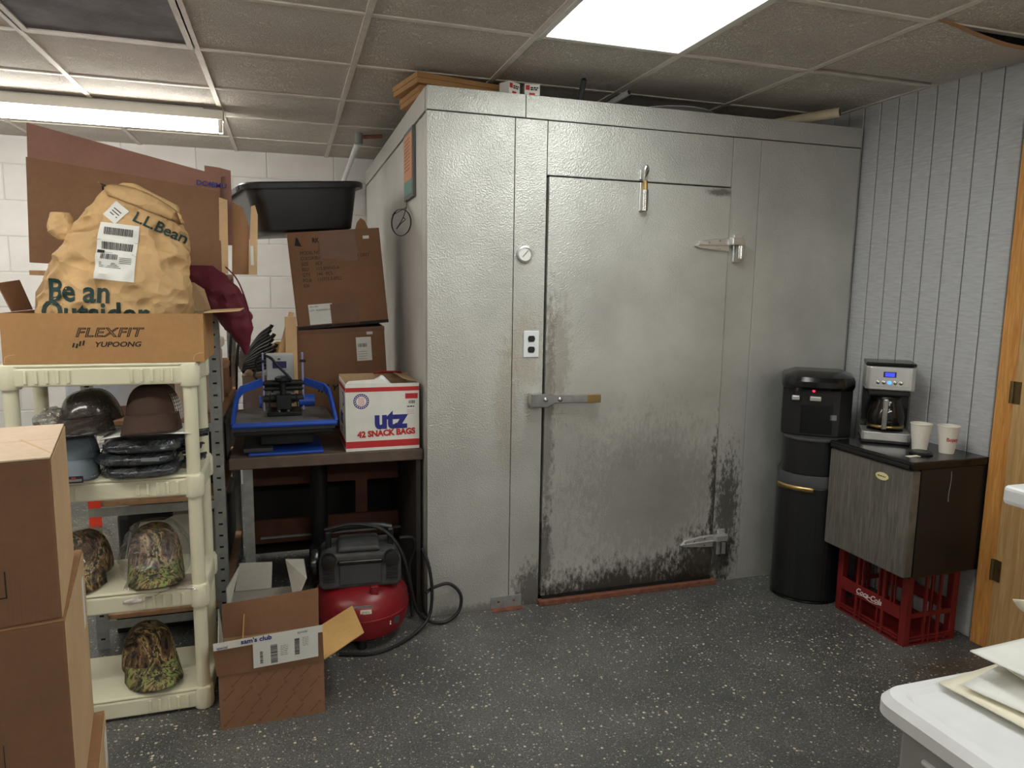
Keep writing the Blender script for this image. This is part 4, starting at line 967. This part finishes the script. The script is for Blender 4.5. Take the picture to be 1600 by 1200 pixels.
box('front_trim', 'black_gloss', cp, -.09, .09, -.122, -.1105, .358, .375, bev=.004)
for sx in (-1, 1):
    for k in range(6): box('vent_slat', 'black_plastic', cp, sx * .129 - .024, sx * .129 + .024, -.1165, -.1105, .285 + k * .012, .291 + k * .012, bev=.001)
    MB().lathe([(.032, 0), (.03, .03), (.022, .032)], 18, FY(sx * .128, -.111, .38)).build('bolt_well', 'black_plastic', cp, smooth=True)
    MB().box(sx * .13 - .013, sx * .13 + .013, -.02, .02, .385, .47).build('handle_post', 'black_plastic', cp, bev=.006)
MB().tube(smoothpts([(-.135, 0, .468), (-.06, 0, .482), (.06, 0, .482), (.135, 0, .468)], 6), .014, 12).build('carry_handle', 'black_plastic', cp, smooth=True)
MB().lathe([(.075, 0), (.08, .01), (.08, .03), (.06, .04), (0, .04)], 28, frame((-.169, 0, .33), (0, -1, 0), (0, 0, 1))).build('fan_guard', 'black_gloss', cp, smooth=True)
box('bracket', 'red_tank', cp, .04, .07, -.155, -.13, .215, .27, bev=.004)
box('warning_sticker', 'paper_old', cp, -.005, .04, -.2015, -.2, .175, .193); lines(cp, FY(0, -.2018, .18), [(0, 0, .035), (0, .005, .03)], 'ink')
box('long_sticker', 'ink_grey', cp, -.04, .04, -.1935, -.19, .2, .207)
box('rating_plate', 'dark_grey', cp, .12, .155, -.156, -.145, .105, .13)
for q in (0, .01): box('sticker_dot', 'paper', cp, .115, .12, -.168, -.163, .105 + q, .111 + q)
CPI = (Matrix.Translation((.265, 2.985, 0)) @ Matrix.Rotation(math.radians(-4), 4, 'Z')).inverted()
MB().tube(smoothpts([(.12, 2.98, .478), (.24, 2.96, .50), (.36, 2.94, .47), (.43, 2.92, .38), (.465, 2.91, .25), (.50, 2.93, .10), (.56, 2.955, .025), (.64, 2.96, .01), (.70, 2.97, .05), (.71, 2.985, .12), (.66, 3.0, .17), (.59, 2.99, .165), (.55, 2.975, .15)], 8), .0075, 8).build('cord_loop', 'rubber', cp, smooth=True, m=CPI)
MB().tube(smoothpts([(.545, 3.03, .34), (.568, 2.99, .26), (.575, 2.96, .15), (.555, 2.94, .05), (.48, 2.88, .012), (.38, 2.80, .009), (.28, 2.77, .009), (.16, 2.80, .009)], 8), .0075, 8).build('cord_tail', 'rubber', cp, smooth=True, m=CPI)
MB().tube(smoothpts([(.44, 3.02, .40), (.50, 3.03, .39), (.51, 3.05, .33), (.49, 3.06, .25), (.5, 3.06, .1), (.5, 3.05, .012)], 7), .0075, 8).build('cord_coil', 'rubber', cp, smooth=True, m=CPI)

# open cartons on the floor
sb = thing('open_delivery_carton', 'open brown delivery carton with a long white address label on its front flap', 'box', (-.257, 2.412, 0), math.radians(1.5))
BW, BD, BH = .343, .27, .198
box('front_wall', 'card_dark', sb, 0, BW, 0, .004, 0, BH); box('back_wall', 'card_in', sb, 0, BW, BD - .004, BD, 0, BH)
for x in (0, BW - .004): box('side_wall', 'card', sb, x, x + .004, .0041, BD - .0041, 0, BH)
box('base', 'card_in', sb, .0042, BW - .0042, .0042, BD - .0042, .0, .004)
fl = MB().slab([(-.004, -.001, BH + .001), (BW, -.001, BH + .001), (BW - .004, -.016, BH + .135), (-.012, -.02, BH + .118)], .004).build('front_flap', 'card_dark', sb)
MB().slab([(0, BD - .002, BH + .001), (BW, BD - .002, BH + .001), (BW + .002, BD + .01, BH + .148), (.2, BD + .01, BH + .138), (.0, BD + .01, BH + .128)], .004).build('back_flap', 'card_dark', sb)
MB().slab([(-.001, .01, BH + .001), (-.001, BD - .01, BH + .001), (-.012, BD - .01, BH + .12), (-.008, .14, BH + .06)], .003).build('side_flap', 'card_grey', sb)
MB().slab([(.06, .19, BH - .08), (.06, .255, BH - .08), (.075, .255, BH + .09), (.07, .21, BH + .02)], .003).build('inner_flap', 'card_yellow', sb)
MB().slab([(BW + .001, .005, BH), (BW + .001, BD - .01, BH), (BW + .135, BD + .06, BH + .035), (BW + .15, .085, BH + .039)], .003).build('side_flap', 'card_yellow', sb)
def FF(x, z): return frame((x, -.0108 - (z - BH) * .125, z), (1, .0, .045), (0, -.118, 1))
lb = MB().box(0, .212, 0, .112, 0, .0005, FF(.112, BH + .014)).build('address_label', 'paper', fl)
tp = MB().box(0, .35, 0, .028, 0, .0004, FF(-.01, BH + .10)).build('printed_tape', 'card_white', fl)
text("sam's club", .024, 'ink_blue', tp, FF(.075, BH + .12) @ Matrix.Translation((0, 0, .001)), bold=.0006); text('special', .013, 'ink_grey', tp, FF(.255, BH + .128) @ Matrix.Translation((0, 0, .001))); text('special', .013, 'ink_blue', tp, FF(.0, BH + .108) @ Matrix.Translation((0, 0, .001)))
bars(lb, FF(.19, BH + .026) @ Matrix.Translation((0, 0, .001)) @ Matrix.Rotation(PI / 2, 4, 'Z'), .07, .022, seed=5); bars(lb, FF(.262, BH + .045) @ Matrix.Translation((0, 0, .001)) @ Matrix.Rotation(PI / 2, 4, 'Z'), .062, .016, seed=6, step=.0011)
bars(lb, FF(.143, BH + .03) @ Matrix.Translation((0, 0, .001)) @ Matrix.Rotation(PI / 2, 4, 'Z'), .045, .009, 'ink', seed=7)
lines(lb, FF(.20, BH + .05) @ Matrix.Translation((0, 0, .001)), [(0, .007 * k, .024) for k in range(6)], 'ink_grey'); lines(lb, FF(.272, BH + .075) @ Matrix.Translation((0, 0, .001)), [(0, .006 * k, .02) for k in range(6)], 'ink_grey')
def mark():
    b = MB(); n = 18
    for k in range(n):
        p = [(r * math.cos(2 * PI * q / n) - .022, r * math.sin(2 * PI * q / n), 0) for q in (k, k + 1) for r in (.0026, .0044)]
        b.quad([p[0], p[1], p[3], p[2]])
    for k in range(7): b.box(-.014 + k * .0058, -.0096 + k * .0058, -.0011 - .0004 * (k % 2), .0011 + .0004 * (k % 3), 0, .0002)
    return b.build('printed_mark', 'ink_brown', sb)
mk = None
for i in range(7):
    for j in range(4):
        x = .03 + i * .056 + (.028 if j % 2 else 0); z = .03 + j * .046
        if x > BW - .025: continue
        if mk is None: mk = o = mark()
        else: o = mk.copy(); col.objects.link(o)
        o.parent = sb; o.matrix_basis = FY(x, -.0006, z) @ Matrix.Rotation(.8 + (PI if i % 2 else 0), 4, 'Z')
gc = thing('open_grey_carton', 'open weathered grey carton on the floor behind the delivery carton', 'box', (-.25, 2.73, 0), math.radians(-1))
for (x0, x1, y0, y1) in ((0, .25, 0, .004), (0, .25, .196, .2), (0, .004, .0041, .1959), (.246, .25, .0041, .1959)): box('wall', 'card_grey', gc, x0, x1, y0, y1, 0, .27)
box('base', 'card_grey', gc, .0042, .2458, .0042, .1958, 0, .004)
MB().slab([(0, .0, .271), (0, .196, .271), (.028, .2, .375), (-.01, .08, .335)], .004).build('side_flap', 'card_grey', gc)
MB().slab([(0.01, .197, .271), (.15, .197, .271), (.155, .225, .372), (.03, .225, .378)], .004).build('back_flap', 'card_grey', gc)
MB().slab([(.247, .19, .271), (.247, .02, .271), (.29, .05, .36), (.28, .19, .385), (.21, .205, .385)], .004).build('side_flap', 'card_grey', gc)

# ================================================================== RIGHT: WATER DISPENSER
wd = thing('water_dispenser', 'tall black freestanding water dispenser beside the mini fridge', 'water dispenser', (2.44, 2.808, 0), math.radians(-38))
def dshape(hw, yb, y0, bulge, n=20): return [(hw, yb), (-hw, yb)] + [(-hw * math.cos(PI * k / n), y0 - bulge * math.sin(PI * k / n)) for k in range(n + 1)]
MB().prism(dshape(.155, .16, -.02, .115), .012, .575).build('lower_cabinet', 'black_plastic', wd, bev=.006)
MB().prism(dshape(.156, .16, -.02, .119), 0, .0115).build('base_rim', 'black_gloss', wd, bev=.003)
def dring(hw, yb, y0, bg, z): return [(x, y, z) for x, y in dshape(hw, yb, y0, bg)]
ring_loft('grey_collar', 'dark_grey', wd, [dring(.156, .16, -.02, .117, .5755), dring(.156, .16, -.02, .117, .60), dring(.14, .155, -.02, .11, .632)], cap1=True, ang=40)
MB().grid(lambda u, v: (lambda a: (-.1575 * math.cos(a), -.02 - .1215 * math.sin(a), .555 + .022 * v))(PI * (.08 + .44 * u)), 18, 2).build('cabinet_pull', 'brass', wd, smooth=True, solid=.006)
MB().prism(dshape(.14, .155, -.02, .11), .6325, .80).build('front_column', 'black_plastic', wd, bev=.006)
MB().prism(dshape(.143, .155, -.02, .125), .8005, .815).build('drip_tray', 'dark_grey', wd, bev=.004)
MB().prism([(-.155, .16), (.155, .16), (.155, -.035), (.10, -.07), (.07, -.075), (-.07, -.075), (-.10, -.07), (-.155, -.035)][::-1], .8155, 1.045).build('upper_body', 'black_plastic', wd, bev=.006)
box('dispensing_recess', 'black_gloss', wd, -.07, .07, -.0785, -.0755, .83, .97, bev=.002)
ring_loft('hood', 'black_gloss', wd, [dring(.158, .163, -.03, .10, 1.0455), dring(.163, .166, -.03, .118, 1.06), dring(.163, .166, -.03, .118, 1.085), dring(.155, .16, -.03, .105, 1.105), dring(.10, .12, -.02, .06, 1.128)], cap1=True, ang=30)
for x, m_ in ((-.095, 'rust'), (-.02, 'led_red')): MB().lathe([(.006, 0), (.005, .003), (0, .004)], 12, FY(x, -.092 if x < -.05 else -.0965, 1.038)).build('indicator_lamp', m_, wd)
for x, ww in ((-.115, .035), (-.035, .05)): box('tap_lever', 'stainless', wd, x, x + ww, -.103, -.0755, .99, 1.012, bev=.004)
lb = box('warning_label', 'ink_orange', wd, -.035, .025, -.0775, -.0758, .915, .94); lines(lb, FY(-.03, -.0778, .923), [(0, 0, .05), (0, .006, .045)], 'ink_red')
box('recycling_sticker', 'ink_grey', wd, .06, .088, -.0785, -.0757, .9, .925)
for y in (.05, .085): box('side_vent', 'brass', wd, .1552, .1565, y, y + .012, .90, .96)

# ------------------------------------------------------------------ crate and mini fridge
cr = thing('bottle_crate', 'red plastic bottle crate with white script lettering under the mini fridge', 'crate', (2.472, 2.222, 0))
CX, CY, CZ = .285, .40, .32
box('crate_floor', 'red_crate', cr, .009, CX - .009, .009, CY - .009, .01, .018)
for x0 in (0, CX - .008):
    for (z0, z1) in ((0, .007), (.02, .028), (.034, .04), (.112, .168), (.306, .32)): box('band', 'red_crate', cr, x0, x0 + .008, .032, CY - .032, z0, z1)
    for y0, y1 in ((.118, .132), (.15, .156), (.244, .25), (.268, .282)): box('pillar', 'red_crate', cr, x0 - .001, x0 + .009, y0, y1, .0, .3055)
for y0 in (0, CY - .008):
    for (z0, z1) in ((0, .007), (.02, .028), (.034, .04), (.125, .145), (.306, .32)): box('band', 'red_crate', cr, .032, CX - .032, y0, y0 + .008, z0, z1)
    for x0, x1 in ((.10, .112), (.132, .138), (.178, .19)): box('pillar', 'red_crate', cr, x0, x1, y0 - .001, y0 + .009, .0, .3055)
for x0 in (0, CX - .032):
    for y0 in (0, CY - .032): box('corner_post', 'red_crate', cr, x0, x0 + .032, y0, y0 + .032, 0, CZ, bev=.003)
for y in (.066, .085): box('pillar', 'red_crate', cr, -.001, .006, y - .003, y + .003, .168, .3055)
text('Coca-Cola', .036, 'ink_white', cr, FX(-.0012, .205, .140), shear=.35, align='CENTER', bold=.0006, width=.95)
MB().tube(smoothpts([(-.0016, .275, .122), (-.0016, .23, .128), (-.0016, .19, .121), (-.0016, .145, .127)], 6), .0012, 5).build('script_flourish', 'ink_white', cr)
fr = thing('mini_fridge', 'black mini fridge with brushed grey door standing on the red crate', 'fridge', (2.408, 2.195, .3205))
box('cabinet', 'black_plastic', fr, .052, .415, .003, .459, .0, .465, bev=.004)
box('door', 'fridge_door', fr, 0, .048, 0, .462, .004, .462, bev=.008, bseg=3)
box('top_lid', 'black_gloss', fr, -.006, .415, -.003, .465, .4655, .50, bev=.008, bseg=3)
box('lid_lip', 'black_plastic', fr, -.012, -.0065, .01, .452, .47, .485, bev=.002)
bdg = MB().prism([(.034 * math.cos(2 * PI * k / 32), .0165 * math.sin(2 * PI * k / 32)) for k in range(32)], 0, .003, FX(-.0002, .15, .405)).build('oval_badge', plain('cream_badge', S(226, 214, 160), .4), fr)
lines(bdg, FX(-.0034, .172, .403), [(0, 0, .044)], 'ink_brown', th=.005)
for x in (.08, .33): MB().tube([(x, .03, -.0), (x, .03, .001)], .012, 10).build('foot', 'rubber', fr)
MB().tube(smoothpts([(.21, .0022, .45), (.212, .0022, .41), (.206, .0022, .35), (.208, .0022, .32)], 5), .0012, 4).build('scuff', 'grey_plastic', fr)
ZF = .8210
cm = thing('coffee_maker', 'stainless and black drip coffee maker with blue lit display', 'coffee maker', (2.652, 2.598, ZF), math.radians(-40))
box('base', 'black_plastic', cm, -.10, .10, -.11, .10, 0, .012, bev=.003)
MB().prism([(-.10, -.10), (-.09, -.112), (.09, -.112), (.10, -.10), (.10, .10), (-.10, .10)], .0125, .052).build('base_band', 'stainless', cm, bev=.004)
MB().lathe([(.075, .0525), (.075, .058), (0, .058)], 32, Matrix.Translation((0, -.03, 0))).build('hot_plate', 'black_metal', cm, smooth=True)
box('rear_column', 'stainless', cm, -.10, .10, .055, .10, .0525, .245, bev=.004); box('column_face', 'black_gloss', cm, -.098, .098, .048, .0545, .0525, .245)
MB().prism([(-.10, -.09), (-.085, -.108), (.085, -.108), (.10, -.09), (.10, .10), (-.10, .10)], .2455, .352).build('brew_housing', 'stainless', cm, bev=.005)
MB().prism([(-.102, -.09), (-.087, -.11), (.087, -.11), (.102, -.09), (.102, .102), (-.102, .102)], .3525, .37).build('lid', 'black_gloss', cm, bev=.008, bseg=3)
box('brew_basket', 'black_plastic', cm, -.085, .085, -.095, .047, .215, .245, bev=.01)
pn = box('control_panel', 'stainless', cm, -.075, .075, -.1105, -.1083, .262, .342, bev=.002)
box('display_bezel', 'lcd_dark', pn, -.031, .021, -.1125, -.111, .305, .33); box('display', 'lcd_blue', pn, -.024, .014, -.1135, -.1127, .309, .326)
for k in range(5): MB().lathe([(.0085, 0), (.0085, .003), (.006, .0045), (0, .0045)], 16, FY(-.05 + k * .023, -.1106, .281)).build('button', 'led_blue' if k == 2 else 'chrome', pn, smooth=True)
cf_ = MB().lathe([(.05, .059), (.066, .066), (.076, .09), (.077, .12), (.068, .165), (.056, .19), (.056, .2), (0, .2)], 36, Matrix.Translation((0, -.03, 0))).build('carafe', 'glass_dark', cm, smooth=True)
MB().lathe([(.0775, .07), (.0785, .072), (.0785, .078), (.0775, .08)], 36, Matrix.Translation((0, -.03, 0))).build('carafe_band', 'brass', cf_, smooth=True)
MB().lathe([(.058, .2005), (.06, .204), (.056, .212), (0, .212)], 30, Matrix.Translation((0, -.03, 0))).build('carafe_lid', 'black_plastic', cf_, smooth=True)
MB().box(-.024, -.002, -.132, -.112, .065, .21).build('carafe_handle', 'chrome', cf_, bev=.007, bseg=3); box('handle_bridge', 'black_plastic', cf_, -.02, -.006, -.1118, -.075, .18, .2)
def cup(x, y, label, rz):
    t = thing('paper_cup', label, 'cup', (x, y, ZF), rz, 'paper cups on the mini fridge')
    MB().lathe([(0, .008), (.0275, .008), (.0275, 0), (.029, 0), (.0425, .118), (.041, .118), (.0285, .01), (0, .01)], 36).build('cup_wall', 'paper_cup', t, smooth=True)
    MB().tube([(.0425 * math.cos(2 * PI * k / 36), .0425 * math.sin(2 * PI * k / 36), .118) for k in range(36)], .0022, 8, closed=True).build('rolled_rim', 'paper_cup', t, smooth=True)
    return t
cup(2.63, 2.375, 'plain white paper coffee cup next to the coffee maker', 0)
c2 = cup(2.705, 2.305, 'white paper coffee cup with red lettering near the grooved wall', 0)
me = text_mesh('Bojangles', .023, bold=.0006, ext=0, width=.9); me.materials.clear(); me.materials.append(M['ink_red'])
for v in me.vertices:
    z = .062 + v.co.y; r = .029 + .0135 * z / .118 + .0006; a = math.radians(-146) + v.co.x / r; v.co = (r * math.cos(a), r * math.sin(a), z)
o = bpy.data.objects.new('lettering', me); col.objects.link(o); o.parent = c2
t = thing('cup_lid', 'black coffee cup lid lying flat in front of the paper cups', 'lid', (2.575, 2.315, ZF)); MB().lathe([(.045, 0), (.046, .006), (.041, .008), (.038, .012), (0, .012)], 32).build('lid_disc', 'black_plastic', t, smooth=True)
MB().lathe([(.006, .0122), (.005, .0128)], 10, Matrix.Translation((.025, 0, 0))).build('sip_hole', 'gasket', t)
tag(MB().box(-.03, .03, -.012, .012, 0, .0015).build('paper_slip', 'paper_old'), 'small pale paper slip at the front edge of the mini fridge top', 'paper').location = (2.50, 2.285, ZF)

# ------------------------------------------------------------------ white cabinet with papers in the right foreground
wc = thing('white_cabinet', 'low white cabinet with rounded overhanging top covered in papers', 'cabinet', (1.11, 1.066, 0))
def rrect(x0, x1, y0, y1, r, z, n=6): return [(p[0] + (x0 + x1) / 2, p[1] + (y0 + y1) / 2, p[2]) for p in rr_((x1 - x0) / 2, (y1 - y0) / 2, r, z, n)]
ring_loft('cabinet_top', 'white_plastic', wc, [rrect(.012, 1.2, -.80, -.012, .04, .655), rrect(0, 1.21, -.81, 0, .05, .665), rrect(0, 1.21, -.81, 0, .05, .69), rrect(.012, 1.2, -.80, -.012, .045, .706), rrect(.035, 1.18, -.78, -.035, .035, .708), rrect(.045, 1.17, -.77, -.045, .03, .70)], cap1=True, ang=25)
box('cabinet_body', 'grey_plastic', wc, .045, 1.17, -.77, -.04, .03, .6545, bev=.01); box('plinth', 'dark_grey', wc, .07, 1.15, -.74, -.07, 0, .0295)
MB().tube([(.0435, -.10, .60), (.0435, -.70, .60)], .006, 8).build('side_moulding', 'white_plastic', wc, smooth=True)
pap = []
rp = random.Random(12)
ZT = 1.0
LAB = ['cream paper sheet with ruled edge, lowest of the heap on the white cabinet', 'white folded paper sheet in the heap on the white cabinet', 'cream envelope with brown edge in the heap on the white cabinet', 'curled white paper sheet on top of the heap on the white cabinet', 'loose white sheet at the back of the heap on the white cabinet']
spec = [(.37, -.165, .44, .30, 6, 0.7095, .010, 'paper_old'), (.38, -.16, .40, .27, 14, .722, .014, 'paper'), (.43, -.18, .36, .28, -6, .738, .018, 'paper_old'), (.42, -.13, .34, .22, 10, .758, .014, 'paper'), (.36, -.10, .30, .13, 3, .775, .01, 'paper')]
for k, (x, y, w_, d_, a, z, th_, m_) in enumerate(spec):
    o = tag(MB().grid(lambda u, v: ((u - .5) * w_, (v - .5) * d_, .004 + th_ * (.5 * math.sin(2.4 * u + k) + .5 * math.sin(3 * v + k * 2)) * .5 + .5 * th_ + .02 * max(0, u - .8) * k), 16, 12).build('paper_sheet', m_, smooth=True, solid=.003), LAB[k], 'paper')
    o.location = (1.11 + x, 1.066 + y, z - .004); o.rotation_euler = (0, 0, math.radians(a))
b = MB()
cl = tag(MB().grid(lambda u, v: (.10 * u, .16 * v, .0 + .10 * (1 - u) ** 2 * (1 - .5 * v) + .004), 12, 8).build('curled_leaflet', 'paper_old', smooth=True, solid=.002), 'cream leaflet with one corner curling up off the heap of papers', 'paper')
cl.location = (1.50, .90, .80); cl.rotation_euler = (0, 0, math.radians(12))
rs = thing('shelf_riser', 'white shelf riser with thick rounded board standing on the white cabinet', 'shelf', (1.445, 1.09, .7085))
box('board', 'white_plastic', rs, 0, .80, -.30, 0, .35, .392, bev=.01, bseg=3)
for x in (.46, .74): box('leg', 'white_plastic', rs, x, x + .03, -.27, -.06, 0, .3495, bev=.003)
